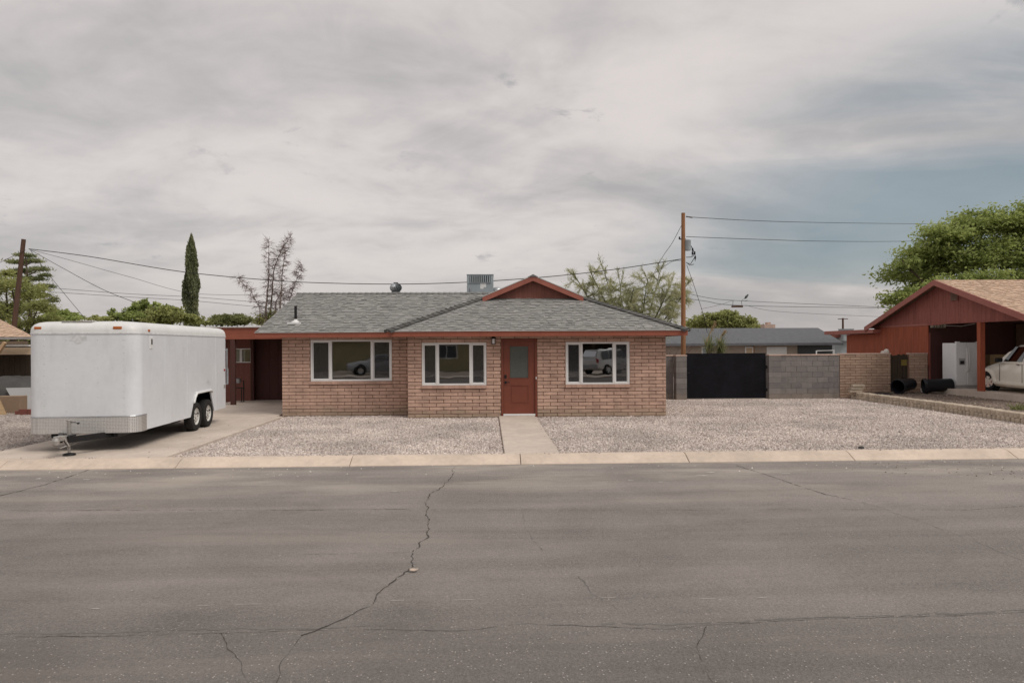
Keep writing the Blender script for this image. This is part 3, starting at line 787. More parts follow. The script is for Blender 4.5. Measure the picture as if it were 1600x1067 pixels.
n1 = shingle_face(roof, f1, (1, 0, 0), (0, 1, SL), [(0, 0), (ex1-ex0, 0), (ex1-ex0-hd, hd*vs_), (hd, hd*vs_)], 'shingle', 170, seed=5)
lw = ex0+4.4-lxe; lt = MRUN*vs_
n2 = shingle_face(roof, (lxe, ly, EZ), (1, 0, 0), (0, 1, SL), [(0, 0), (ex0-lxe+.05, 0), (ex0-lxe+4.3, lt), (lxr-lxe, lt)], 'shingle', max(0, 292-n1), seed=9)
print('SHINGLES', n1, n2)
caps_along(roof, f1, h1, nf, nl, 'capshingle'); caps_along(roof, f2, h2, nf, nr, 'capshingle')
caps_along(roof, (lxr, mridy, MZ), (h1[0]+.6, mridy, MZ), nf, Vector((0, SL, 1)).normalized(), 'shingle', lift=.012, wd=.13)
# gablet
gz0 = EZ+(gy-ey)*SL; gh = RZ-(EZ+hd*SL)
gp = MB(); zb_ = EZ+hd*SL-.15; gpy = ey+hd-.02
gp.prism([(ex0+hd-.1, gpy, zb_), (ex1-hd+.1, gpy, zb_), (mx, gpy, RZ-.03)], (0, .04, 0)); gp.build('gable_panel', 'carportred', house)
def rake(m_, A, B, dep, th, yv=(0, -1, 0)):
    A, B = Vector(A), Vector(B); m_.prism([A, B, B-Vector((0, 0, dep)), A-Vector((0, 0, dep))], Vector(yv)*th)
bo = ey+hd-.22
for sgn, bxx in ((-1, ex0+hd+.06), (1, ex1-hd-.06)):
    m_ = MB(); ez = EZ+(hd-.18)*SL if True else 0
    zA = EZ + (bxx-ex0)*SL if sgn < 0 else EZ+(ex1-bxx)*SL
    rake(m_, (bxx, bo, zA+.01), (mx, bo, RZ+.01), .155, .035); m_.build('barge_board', 'barge', house)
    m_ = MB(); m_.prism([(bxx, bo-.02, zA+.012), (mx, bo-.02, RZ+.012), (mx, bo-.02, RZ+.04), (bxx, bo-.02, zA+.04)], (0, .5, 0)); m_.build('gable_roof_edge', 'deck', house)
    m_ = MB(); m_.prism([(bxx, bo-.045, zA+.014), (mx, bo-.045, RZ+.014), (mx, bo-.045, RZ+.032), (bxx, bo-.045, zA+.032)], (0, .024, 0)); m_.build('drip_edge', 'drip', house)
m_ = MB(); m_.prism([(mx-.16, bo-.06, RZ-.02), (mx, bo-.06, RZ+.06), (mx+.16, bo-.06, RZ-.02)], (0, .6, 0)); m_.build('gable_ridge_cap', 'deck', house)
# fascia boards, soffit and drip edge
def fascia_run(x0, x1, y, z, skew=0):
    m_ = MB(); m_.box(x0, x1, y, y+.04, z-.155, z-.012); m_.build('fascia', 'fascia', house, bevel=.004)
    m_ = MB(); m_.box(x0-.01, x1+.01, y-.03, y+.03, z-.011, z+.004); m_.build('drip_edge', 'drip', house)
fascia_run(ex0, ex1, ey+.02, EZ); fascia_run(lxe, ex0-.002, ly+.02, EZ)
m_ = MB(); m_.box(ex1-.06, ex1-.02, ey+.062, 27.4, EZ-.155, EZ-.013); m_.box(ex0+.02, ex0+.06, ey+.062, ly+.0, EZ-.155, EZ-.013); m_.build('side_fascia', 'fascia', house)
m_ = MB(); A, B = Vector((lxe+.0, ly+.065, EZ-.012)), Vector((lxr, mridy, MZ-.012)); rake(m_, A, B, .15, .04, (1, 0, 0)); m_.build('barge_board', 'fascia', house)
m_ = MB(); m_.box(ex0+.062, ex1-.062, ey+.062, FRONTY+.2, EZ-.11, EZ-.095); m_.box(lxe+.05, ex0+.0, ly+.062, WINGY+.2, EZ-.11, EZ-.0951); m_.box(fx1-.19, ex1-.062, FRONTY+.201, 27.3, EZ-.11, EZ-.0952); m_.build('soffit', 'redwood', house)
# gable end wall fill on the left
m_ = MB(); m_.prism([(lx0+.05, WINGY+.02, kz(24)), (lx0+.05, BK-.5, kz(24)), (lx0+.05, mridy, MZ-.05)], (.05, 0, 0)); m_.build('gable_end', 'redwood', house)
# vent pipe, turbine
roofpt = lambda p_, yv: Vector((p_, yv, EZ+(yv-ly)*SL))
pv = AY(462, 502, ly+1.0)
vy = ly+1.0
for it_ in range(6):
    vy = ly+(AY(462, 502.5, vy).z-EZ)/SL
pv = AY(462, 502.5, vy)
m_ = MB(); m_.tube([pv-Vector((0, 0, .1)), pv+Vector((0, 0, .47))], .04, 12); pipe = m_.build('vent_pipe', 'black', house, smooth=True)
m_ = MB(); m_.lathe([(.14, -.03), (.13, .0), (.055, .03), (.05, .07)], 14, Matrix.Translation(pv)); m_.box(pv.x-.2, pv.x+.2, pv.y-.2, pv.y-.05, pv.z-.09, pv.z-.035); m_.build('pipe_flashing', 'whitevinyl', pipe)
tv = AY(618.5, 459, mridy+.15)
tb = MB(); tb.lathe([(.155, -.25), (.15, .02), (.155, .05), (.16, .06)], 20, Matrix.Translation(tv)); turb = props(tb.build('turbine_vent', 'galv', house, smooth=True), 'round galvanised turbine vent on the ridge')
for k in range(22):
    m_ = MB(); a0 = 2*math.pi*k/22; pts = []
    for j in range(7):
        u_ = j/6; ph = -math.pi*.40+u_*math.pi*.88; rr = .205*math.cos(ph); zz = .20+.165*math.sin(ph); a_ = a0+u_*.28
        pts.append((rr, zz, a_))
    for (r0, z0_, a_), (r1, z1_, b_) in zip(pts[:-1], pts[1:]):
        dl = .15; c0, s0 = math.cos(a_), math.sin(a_); c1, s1 = math.cos(b_), math.sin(b_); e0, g0 = math.cos(a_+dl), math.sin(a_+dl); e1, g1 = math.cos(b_+dl), math.sin(b_+dl)
        f_ = .86
        m_.quad(tv+Vector((r0*c0, r0*s0, z0_)), tv+Vector((r0*f_*e0*1.03, r0*f_*g0*1.03, z0_)), tv+Vector((r1*f_*e1*1.03, r1*f_*g1*1.03, z1_)), tv+Vector((r1*c1, r1*s1, z1_)))
    m_.build('vane', 'galv', turb, fixn=False)
m_ = MB(); m_.lathe([(.0, .385), (.07, .38), (.09, .36)], 14, Matrix.Translation(tv)); m_.lathe([(.12, .05), (.17, .2), (.10, .34)], 14, Matrix.Translation(tv)); m_.build('turbine_core', 'acdark', turb)

# rooftop cooler behind the ridge
acy = 24.6; a0, a1 = AY(729.5, 440, acy), AY(771, 440, acy); zt = AY(750, 428.5, acy).z
ac = thing('air_conditioner', 'grey boxy rooftop air conditioner with louvred top and white sticker', 'air conditioner', ((a0.x+a1.x)/2, acy+.45, EZ))
zb_ = 3.0
m_ = MB(); m_.box(a0.x, a1.x, acy, acy+.9, zb_, zt-.03); m_.build('casing', 'acgrey', ac, bevel=.01)
m_ = MB(); m_.box(a0.x-.01, a1.x+.01, acy-.012, acy+.91, zt-.03, zt); m_.build('lid', 'acgrey', ac, bevel=.006)
lx_ = a0.x+.10; lw_ = a1.x-a0.x-.2
m_ = MB(); m_.box(lx_, lx_+lw_, acy-.006, acy-.001, zt-.29, zt-.05); m_.build('louvre_recess', 'acdark', ac)
for k in range(10):
    xx = lx_+lw_*(k+.5)/10; m_ = MB(); m_.box(xx-.018, xx+.018, acy-.025, acy-.007, zt-.285, zt-.055); m_.build('louvre', 'acgrey', ac)
m_ = MB(); m_.box(lx_-.02, lx_+lw_+.02, acy-.03, acy-.002, zt-.315, zt-.292); m_.build('louvre_rail', 'acgrey', ac)
m_ = MB(); m_.poly([(a0.x+.48, acy-.003, zt-.53), (a0.x+.60, acy-.003, zt-.53), (a0.x+.60, acy-.003, zt-.47), (a0.x+.69, acy-.003, zt-.47), (a0.x+.69, acy-.003, zt-.32), (a0.x+.48, acy-.003, zt-.32)]); m_.build('sticker', 'paper', ac, fixn=False)
m_ = MB(); m_.tube([(a0.x+.13, acy-.02, zt-.48), (a0.x+.12, acy-.02, zt-.60), (a0.x+.16, acy-.02, zt-.75)], .018, 6); m_.build('conduit', 'galv', ac)
m_ = MB(); m_.lathe([(.26, -.5), (.26, .06), (.20, .17), (.08, .22), (0, .225)], 16, Matrix.Translation((a1.x+.13, acy+.4, zt-.66))); m_.build('duct_cowl', 'galv', ac, smooth=True)

# ------------------------------------------------------------------ red carport beside the house
cy = 24.0
cp = thing('carport', 'dark red carport with flat roof on a post beside the brick house', 'carport', (-8.5, cy, DZ))
bx0, bx1 = AY(285, 520, cy).x, lx0-.01
zt, zm, zb_ = AY(380, 510.5, cy).z, AY(380, 521.5, cy).z, AY(380, 530, cy).z
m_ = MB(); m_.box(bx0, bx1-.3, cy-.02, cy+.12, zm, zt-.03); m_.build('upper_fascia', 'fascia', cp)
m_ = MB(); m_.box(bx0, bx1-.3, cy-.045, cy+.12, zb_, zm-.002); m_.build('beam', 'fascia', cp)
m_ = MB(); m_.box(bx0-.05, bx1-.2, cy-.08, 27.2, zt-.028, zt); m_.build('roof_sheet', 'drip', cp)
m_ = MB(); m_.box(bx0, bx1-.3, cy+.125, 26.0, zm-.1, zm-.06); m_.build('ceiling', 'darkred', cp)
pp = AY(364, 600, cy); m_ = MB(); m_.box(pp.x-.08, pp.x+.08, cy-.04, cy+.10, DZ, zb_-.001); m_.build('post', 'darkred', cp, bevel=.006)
cwy = 25.9; wx_ = AY(396, 560, cwy).x; wv0 = AY(360, 544.5, cwy); wv1 = AY(393, 566.5, cwy)
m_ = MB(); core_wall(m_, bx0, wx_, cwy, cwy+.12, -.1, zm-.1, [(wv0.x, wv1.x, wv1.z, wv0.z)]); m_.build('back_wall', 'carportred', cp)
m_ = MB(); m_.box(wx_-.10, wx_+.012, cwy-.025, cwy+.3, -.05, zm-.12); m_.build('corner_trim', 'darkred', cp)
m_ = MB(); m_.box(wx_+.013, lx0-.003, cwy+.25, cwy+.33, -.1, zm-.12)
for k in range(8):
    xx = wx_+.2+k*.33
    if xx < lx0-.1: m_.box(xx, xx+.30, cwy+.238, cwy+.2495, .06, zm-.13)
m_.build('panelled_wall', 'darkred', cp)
fr = MB(); t = .035; x0, x1, z0_, z1_ = wv0.x, wv1.x, wv1.z, wv0.z; mxx = x0+(x1-x0)*.50
fr.box(x0, x1, cwy-.02, cwy+.06, z1_-t, z1_); fr.box(x0, x1, cwy-.02, cwy+.06, z0_, z0_+t); fr.box(x0, x0+t, cwy-.019, cwy+.06, z0_+t, z1_-t); fr.box(x1-t, x1, cwy-.019, cwy+.06, z0_+t, z1_-t); fr.box(mxx-.045, mxx+.045, cwy-.015, cwy+.06, z0_+t, z1_-t)
wn = fr.build('window', 'whitevinyl', cp)
for a, b in ((x0+t, mxx-.045), (mxx+.045, x1-t)):
    p = MB(); p.quad((a, cwy+.03, z0_+t), (b, cwy+.03, z0_+t), (b, cwy+.03, z1_-t), (a, cwy+.03, z1_-t)); p.build('pane', 'glass', wn, fixn=False)
m_ = MB(); m_.box(mxx-.20, mxx-.06, cwy+.07, cwy+.085, z0_, z1_); m_.box(mxx+.06, mxx+.13, cwy+.07, cwy+.085, z0_, z1_); m_.build('curtain', 'paper', wn)
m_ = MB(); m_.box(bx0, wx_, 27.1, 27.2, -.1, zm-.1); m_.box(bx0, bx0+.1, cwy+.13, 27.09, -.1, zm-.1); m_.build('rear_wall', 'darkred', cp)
# black pipe stand with a grey meter by the wall
st_ = AZ(380, 624.5, 0.05); sy_ = 25.3; sp_ = AY(380, 624, sy_)
st = thing('meter_stand', 'small black pipe stand with a grey meter under the carport window', 'meter stand', (sp_.x, sy_, .05))
m_ = MB(); m_.tube([(sp_.x+.02, sy_, .05), (sp_.x+.02, sy_, .82), (sp_.x-.28, sy_, .82), (sp_.x-.28, sy_, .45)], .022, 8); m_.tube([(sp_.x-.06, sy_, .05), (sp_.x-.06, sy_, .56)], .018, 8); m_.tube([(sp_.x+.02, sy_, .56), (sp_.x-.28, sy_, .56)], .018, 8); m_.box(sp_.x-.12, sp_.x+.06, sy_-.06, sy_+.06, .0, .056); m_.build('pipe', 'black', st)
m_ = MB(); m_.lathe([(.0, -.10), (.07, -.10), (.10, -.06), (.10, .06), (.06, .09), (0, .09)], 14, Matrix.Translation((sp_.x-.17, sy_-.02, .83))); m_.build('meter', 'galv', st, smooth=True)

# ------------------------------------------------------------------ enclosed cargo trailer
TW, TL, TR_ = 2.05, 5.25, .24; tz0, tz1 = .415, 2.335
tr = thing('cargo_trailer', 'white enclosed tandem axle cargo trailer with diamond plate nose parked on the driveway', 'trailer', (-7.84, 13.45, DZ), R(3.3))
tz0 -= DZ; tz1 -= DZ
def outline(inset=0, n=8, y0=0.0, full=True, back=TL):
    hw = TW/2-inset; r_ = max(.06, TR_-inset*.5); pts = []
    pts.append((hw, back-inset*.3)); pts.append((hw, y0+inset+r_))
    for k in range(1, n+1):
        t = k/n*math.pi/2; pts.append((hw-r_+r_*math.cos(t), y0+inset+r_-r_*math.sin(t)))
    for k in range(0, n):
        t = k/n*math.pi/2; pts.append((-hw+r_-r_*math.sin(t), y0+inset+r_-r_*math.cos(t)))
    pts.append((-hw, y0+inset+r_)); pts.append((-hw, back-inset*.3)); return pts
def ring(z, inset=0): return [(a, b, z) for a, b in outline(inset)]
SY = TR_+.02
# wheel well opening on each side
wy0, wy1, wz = 2.64, 4.44, .96-DZ
m_ = MB(); o_ = [p for p in outline() if p[1] <= SY+.0001]
o_ = [(TW/2, SY)]+o_+[(-TW/2, SY)] if o_[0][1] < SY else o_
m_.loft([[(a, b, tz0) for a, b in o_], [(a, b, tz1) for a, b in o_]], closed=False)
m_.build('nose_panel', 'twhite', tr, local=True, smooth=True, fixn=True)
def side_panel(sgn):
    m_ = MB(); X = sgn*TW/2; xi = X-sgn*.03
    def pr(pts): m_.prism([(X, a, b) for a, b in pts], (-sgn*.03, 0, 0))
    pr([(SY, tz0), (wy0, tz0), (wy0, wz), (wy0, tz1), (SY, tz1)]); pr([(wy0, wz), (wy1, wz), (wy1, tz1), (wy0, tz1)]); pr([(wy1, tz0), (TL, tz0), (TL, tz1), (wy1, tz1), (wy1, wz)])
    pr([(wy0, tz0), (wy0+.10, tz0), (wy0+.42, wz), (wy0, wz)]); pr([(wy1-.36, wz), (wy1-.08, tz0), (wy1, tz0), (wy1, wz)])
    return m_.build('side_panel', 'twhite', tr, local=True)
side_panel(1); side_panel(-1)
# flare around the wheel opening
for sgn in (1, -1):
    m_ = MB(); path = [(wy0+.26, wz-.22), (wy0+.33, wz-.10), (wy0+.45, wz-.01), (wy1-.36, wz+.0), (wy1-.30, wz-.06)]
    Ro = []
    for k, (a, b) in enumerate(path):
        Ro.append([(sgn*(TW/2+.001), a, b+.035), (sgn*(TW/2+.05), a, b+.02), (sgn*(TW/2+.05), a, b-.015), (sgn*(TW/2+.001), a, b-.02)])
    m_.loft(Ro, True, True, True); m_.build('wheel_flare', 'troof', tr, local=True, bevel=.008)
m_ = MB()
for sgn in (1, -1):
    X = sgn*(TW/2-.031); Xi = sgn*(TW/2-.42)
    m_.quad((Xi, wy0-.05, tz0-.1), (Xi, wy1+.05, tz0-.1), (Xi, wy1+.05, wz+.05), (Xi, wy0-.05, wz+.05)); m_.quad((X, wy0-.05, wz+.03), (X, wy1+.05, wz+.03), (Xi, wy1+.05, wz+.03), (Xi, wy0-.05, wz+.03))
    m_.quad((X, wy0-.04, tz0), (Xi, wy0-.04, tz0), (Xi, wy0-.04, wz+.04), (X, wy0-.04, wz+.04)); m_.quad((X, wy1+.04, tz0), (Xi, wy1+.04, tz0), (Xi, wy1+.04, wz+.04), (X, wy1+.04, wz+.04))
m_.build('wheel_well', 'well', tr, local=True, fixn=False)
m_ = MB(); m_.box(-TW/2+.031, TW/2-.031, .32, TL-.05, tz0+.02, tz0+.05); m_.build('floor', 'well', tr, local=True)
m_ = MB(); m_.box(-TW/2+.002, TW/2-.002, TL-.04, TL+.02, tz0+.001, tz1); m_.build('rear_door', 'twhite', tr, local=True, bevel=.01)
m_ = MB(); rings = [ring(tz1+.002, -.004), ring(tz1+.06, -.003), ring(tz1+.12, .015), ring(tz1+.17, .05), ring(tz1+.205, .11), ring(tz1+.225, .20), ring(tz1+.245, .5)]
m_.loft(rings, True, True, True); props(m_.build('roof_cap', 'troof', tr, local=True, smooth=True), 'rounded white roof cap of the trailer')
m_ = MB(); m_.loft([ring(tz1-.018, .0), ring(tz1-.018, -.012), ring(tz1+.008, -.012), ring(tz1+.012, -.002)], False); m_.build('roof_trim', 'decal', tr, local=True, fixn=False)
o_ = [(TW/2+.004, TR_+.16)]+[(a, b) for a, b in outline(-.005) if b < TR_+.03]+[(-TW/2-.004, TR_+.16)]
m_ = MB(); m_.loft([[(a, b, tz0-.012) for a, b in o_], [(a, b, tz0+.30) for a, b in o_]], closed=False); props(m_.build('stone_guard', 'diamondplate', tr, local=True, smooth=True), 'silver diamond plate stone guard')
m_ = MB(); m_.loft([[(a*1.003, b-.003, tz0+.295) for a, b in o_], [(a*1.004, b-.006, tz0+.305) for a, b in o_], [(a, b, tz0+.318) for a, b in o_]], closed=False); m_.build('guard_trim', 'galv', tr, local=True)
for yy in (1.30, 2.55, 4.50):
    m_ = MB(); z_lo = tz0+.02 if not (wy0 < yy < wy1) else wz+.05
    m_.box(TW/2, TW/2+.003, yy-.012, yy+.012, z_lo, tz1-.02); m_.build('panel_seam', 'twhite', tr, local=True)
# rivets
m_ = MB()
for cx_, n in ((-.68, 13), (-.28, 6), (.30, 6), (.78, 12)):
    for k in range(n):
        z = tz0+.42+(tz1-tz0-.55)*k/(n-1); m_.lathe([(.011, 0), (.008, -.006), (0, -.008)], 6, Matrix.Translation((cx_, -.0005, z)) @ Matrix.Rotation(R(-90), 4, 'X'))
for k in range(34):
    m_.cbox((TW/2, .5+k*.127, tz1-.05), (.006, .010, .010)); m_.cbox((TW/2, .5+k*.127, tz0+.05), (.006, .010, .010)) if not (wy0-.1 < .5+k*.127 < wy1+.1) else None
props(m_.build('rivet_rows', 'decal', tr, local=True, fixn=False), kind='stuff')
m_ = MB(); m_.box(-.22, .10, -.004, -.001, tz1-.14, tz1-.03); m_.prism([(-.16, -.004, tz1-.14), (.04, -.004, tz1-.14), (-.02, -.004, tz1-.20), (-.09, -.004, tz1-.205)], (0, .003, 0)); props(m_.build('emblem', 'decal', tr, local=True), 'faded grey shield emblem on the trailer nose')
m_ = MB(); m_.box(-.42, .15, .10, .42, tz1+.19, tz1+.238); m_.build('roof_vent', 'steelgrey', tr, local=True, bevel=.006)
# marker lamps
def lampbox(c, d, mat, nm='marker_lamp'):
    m_ = MB(); m_.cbox(c, d); return m_.build(nm, mat, tr, local=True, bevel=.008)
lampbox((.66, .015, tz1+.10), (.16, .05, .055), 'amber'); lampbox((-.80, .02, tz1+.10), (.13, .05, .05), 'amber'); lampbox((TW/2-.005, .52, tz1+.055), (.04, .09, .05), 'amber')
lampbox((TW/2, TL-.10, tz0+1.02), (.03, .07, .06), 'tailred'); lampbox((TW/2+.002, TL-.10, tz0+.58), (.02, .09, .10), 'steelgrey', 'latch_plate')
lampbox((TW/2, .62, tz1-.19), (.025, .13, .24), 'troof', 'side_vent'); lampbox((TW/2+.010, .63, tz1-.17), (.016, .06, .12), 'black', 'vent_slot')
m_ = MB(); m_.tube([(TW/2+.03, TL+.04, tz0+.62), (TW/2+.03, TL+.04, tz0+1.60)], .018, 8); m_.tube([(TW/2+.05, TL+.03, tz0+.64), (TW/2+.05, TL+.03, tz0+1.06)], .022, 8)
for z in (tz0+.64, tz0+1.06, tz0+1.56): m_.tube([(TW/2-.06, TL+.035, z), (TW/2+.05, TL+.035, z)], .014, 6)
props(m_.build('lock_bar', 'galv', tr, local=True), 'vertical galvanised door lock bar at the trailer rear')
# scuff marks above the wheels
for k in range(7):
    m_ = MB(); yy = 3.95+rnd.uniform(-.12, .12); zz = wz+.10+rnd.uniform(0, .2); pts = []
    for j in range(7):
        t = 2*math.pi*j/7; pts.append((TW/2+.0015, yy+rnd.uniform(.012, .05)*math.cos(t), zz+rnd.uniform(.02, .09)*math.sin(t)))
    m_.poly(pts); m_.build('scuff', 'decal', tr, local=True, fixn=False)
# wheels
def wheel_mesh(parent, c, sgn, rad=.345, wid=.21, rimr=.20, rimmat='rimwhite', local=True):
    X = Matrix.Translation(c) @ Matrix.Rotation(R(90)*sgn, 4, 'Y')
    m_ = MB(); h = wid/2
    m_.lathe([(rimr, -h*.8), (rimr+.02, -h), (rad-.05, -h), (rad-.012, -h*.86), (rad, -h*.6), (rad, h*.6), (rad-.012, h*.86), (rad-.05, h), (rimr+.02, h), (rimr, h*.8)], 28, X)
    ty = m_.build('tyre', 'rubber', parent, local=local, smooth=True)
    return X, ty
def trailer_wheel(c, sgn):
    wo = bpy.data.objects.new('wheel', None); col.objects.link(wo); wo.parent = tr; wo.location = c
    X, ty = wheel_mesh(wo, (0, 0, 0), sgn)
    m_ = MB(); m_.lathe([(.20, .085), (.195, .06), (.175, .05), (.165, .045), (.145, .060), (.085, .075), (.075, .055), (.045, .055), (.045, .085), (0, .088)], 24, X)
    m_.lathe([(.2, -.085), (.19, .05)], 24, X); m_.build('rim', 'rimwhite', wo, local=True, smooth=True)
    for k in range(8):
        t = 2*math.pi*k/8; h_ = MB(); h_.lathe([(0, .0735), (.017, .073)], 8, X @ Matrix.Rotation(t, 4, 'Z') @ Matrix.Translation((.118, 0, 0)))
        h_.build('hand_hole', 'well', wo, local=True, fixn=False)
    for k in range(5):
        t = 2*math.pi*k/5; h_ = MB(); h_.lathe([(.011, .055), (.011, .078), (0, .08)], 6, X @ Matrix.Rotation(t, 4, 'Z') @ Matrix.Translation((.060, 0, 0))); h_.build('lug_nut', 'chrome', wo, local=True)
for sgn in (1, -1):
    for yy in (3.15, 3.96): trailer_wheel((sgn*(TW/2-.10), yy, .345), sgn)
m_ = MB()
for yy in (3.15, 3.96): m_.tube([(-TW/2+.2, yy, .33), (TW/2-.2, yy, .33)], .035, 8)
for sgn in (1, -1): m_.box(sgn*(TW/2-.45)-.04, sgn*(TW/2-.45)+.04, .1, TL-.1, tz0-.10, tz0+.02); m_.box(sgn*(TW/2-.45)-.03, sgn*(TW/2-.45)+.03, 2.85, 3.25, .22, .33)
m_.build('axle', 'frameblack', tr, local=True)
# A-frame tongue, coupler, jack
m_ = MB()
for sgn in (1, -1):
    A = Vector((sgn*.58, .35, tz0-.05)); B = Vector((sgn*.06, -.62, tz0-.05)); d = (B-A).normalized(); n_ = Vector((-d.y, d.x, 0))*.035
    m_.prism([A+n_+Vector((0, 0, .05)), A-n_+Vector((0, 0, .05)), A-n_-Vector((0, 0, .06)), A+n_-Vector((0, 0, .06))], B-A)
m_.box(-.10, .10, -.66, -.40, tz0-.035, tz0+.02)
m_.build('tongue', 'frameblack', tr, local=True)
m_ = MB(); m_.prism([(-.05, -.88, tz0-.05), (.05, -.88, tz0-.05), (.075, -.62, tz0-.06), (-.075, -.62, tz0-.06)], (0, 0, .09)); m_.lathe([(.055, -.08), (.065, -.02), (.05, .03), (0, .05)], 14, Matrix.Translation((0, -.88, tz0-.02))); m_.build('coupler', 'steelgrey', tr, local=True, bevel=.008)
m_ = MB(); m_.tube([(0, -.45, .06), (0, -.45, tz0-.02)], .026, 10); m_.tube([(0, -.45, tz0-.10), (0, -.45, tz0+.27)], .038, 10); m_.lathe([(.04, .26), (.045, .29), (.02, .31)], 10, Matrix.Translation((0, -.45, tz0))); jk = m_.build('jack', 'steelgrey', tr, local=True, smooth=True)
m_ = MB(); m_.lathe([(.03, .05), (.10, .035), (.11, .006), (.0, .004)], 12, Matrix.Translation((0, -.45, 0))); m_.build('jack_foot', 'frameblack', jk, local=True)
m_ = MB(); m_.tube([(0, -.45, tz0+.25), (.13, -.48, tz0+.25), (.19, -.48, tz0+.235)], .009, 6); m_.tube([(.19, -.48, tz0+.24), (.22, -.57, tz0+.24)], .018, 8); m_.build('jack_crank', 'frameblack', jk, local=True)
m_ = MB(); m_.tube([(-.06, -.72, tz0+.02), (-.15, -.75, tz0-.12), (-.05, -.66, tz0-.2), (.10, -.5, tz0-.14), (.2, -.2, tz0-.06)], .012, 6); m_.tube([(.06, -.72, tz0+.0), (.12, -.68, tz0-.16), (.04, -.55, tz0-.22), (-.1, -.45, tz0-.08)], .012, 6); m_.build('safety_chain', 'steelgrey', tr, local=True)

# ------------------------------------------------------------------ grey block walls, gate
cwY = BACKY
gx0, gx1 = AY(1072.5, 600, cwY).x, AY(1197.5, 600, cwY).x
xr = AY(1312, 600, cwY).x; xl = fx1-.02; px0 = AY(1055.5, 600, cwY).x; px1_ = AY(1219, 600, cwY).x
zw = AY(1250, 553.5, cwY).z
BH = .2032; ncw = 9; bz0 = zw-.05-ncw*BH
def cmu_wall(x0, x1, y, label, phase=0, pil=None):
    o = thing('block_wall', label, 'wall', ((x0+x1)/2, y+.1, 0))
    m_ = MB(); m_.box(x0+.006, x1-.006, y+.008, y+.19, bz0-.1, bz0+ncw*BH-.004); m_.build('mortar_core', 'cmumortar', o)
    block_wall(o, x0, x1, y, bz0, ncw, .4064, BH, [], 'cmu', 'cmumortar', name='block', joint=.010, phase=phase)
    n = max(1, round((x1-x0)/.41))
    for k in range(n):
        m_ = MB(); a = x0+(x1-x0)*k/n; b = x0+(x1-x0)*(k+1)/n; m_.box(a+.002, b-.002, y-.02, y+.21, bz0+ncw*BH, bz0+ncw*BH+.05); m_.build('cap_block', 'capbrick', o, bevel=.005)
    return o
def pillar(x0, x1, y, label):
    o = thing('block_pillar', label, 'pillar', ((x0+x1)/2, y+.15, 0))
    m_ = MB(); m_.box(x0+.01, x1-.01, y+.01, y+.36, bz0-.1, bz0+ncw*BH); m_.build('mortar_core', 'cmumortar', o)
    block_wall(o, x0, x1, y, bz0, ncw, x1-x0+.0001, BH, [], 'cmu', 'cmumortar', name='block', joint=.008, dp=.37, phase=0) if False else None
    for k in range(ncw):
        m_ = MB(); m_.box(x0, x1, y, y+.37, bz0+k*BH+.004, bz0+(k+1)*BH-.004); m_.build('block', 'cmu', o, bevel=.006)
    m_ = MB(); m_.box(x0-.01, x1+.01, y-.01, y+.38, bz0+ncw*BH, bz0+ncw*BH+.05); m_.build('cap_block', 'capbrick', o, bevel=.005)
cmu_wall(xl, px0-.005, cwY+.25, 'short grey concrete block wall between the brick house and the gate pillar')
pillar(px0, gx0-.01, cwY-.1, 'grey block pillar between the short block wall and the black gate')
pillar(gx1+.06, px1_, cwY-.1, 'grey block pillar on the hinge side of the black gate')
cmu_wall(px1_+.005, xr, cwY, 'long grey concrete block wall between the black gate and the tan brick wall', 1)
gt = thing('gate', 'solid black sheet metal yard gate between grey block pillars', 'gate', ((gx0+gx1)/2, cwY+.05, .02))
gzt, gzb = AY(1135, 552, cwY).z, .045
m_ = MB(); m_.box(gx0+.02, gx1-.02, cwY+.03, cwY+.045, gzb, gzt); m_.build('sheet', 'gateblack', gt)
m_ = MB()
m_.box(gx0, gx1, cwY+.046, cwY+.09, gzt-.05, gzt+.003); m_.box(gx0, gx1, cwY+.046, cwY+.09, gzb-.003, gzb+.05); m_.box(gx0, gx0+.05, cwY+.047, cwY+.09, gzb+.05, gzt-.05); m_.box(gx1-.05, gx1, cwY+.047, cwY+.09, gzb+.05, gzt-.05); m_.build('gate_frame', 'black', gt)
m_ = MB(); m_.cbox((gx0+.07, cwY+.02, 1.0), (.10, .03, .05)); m_.tube([(gx0+.03, cwY+.005, 1.0), (gx0+.14, cwY+.005, 1.0)], .012, 6); m_.build('latch', 'frameblack', gt)
for z in (.35, 1.2): 
    m_ = MB(); m_.tube([(gx1+.015, cwY+.03, z-.06), (gx1+.015, cwY+.03, z+.06)], .028, 8); m_.box(gx1-.04, gx1+.05, cwY+.02, cwY+.05, z-.02, z+.02); m_.build('hinge', 'black', gt)
strip_yard('gate_threshold', gx0-.05, gx1+.05, cwY-.08, cwY+.15, .02, 'concrete')

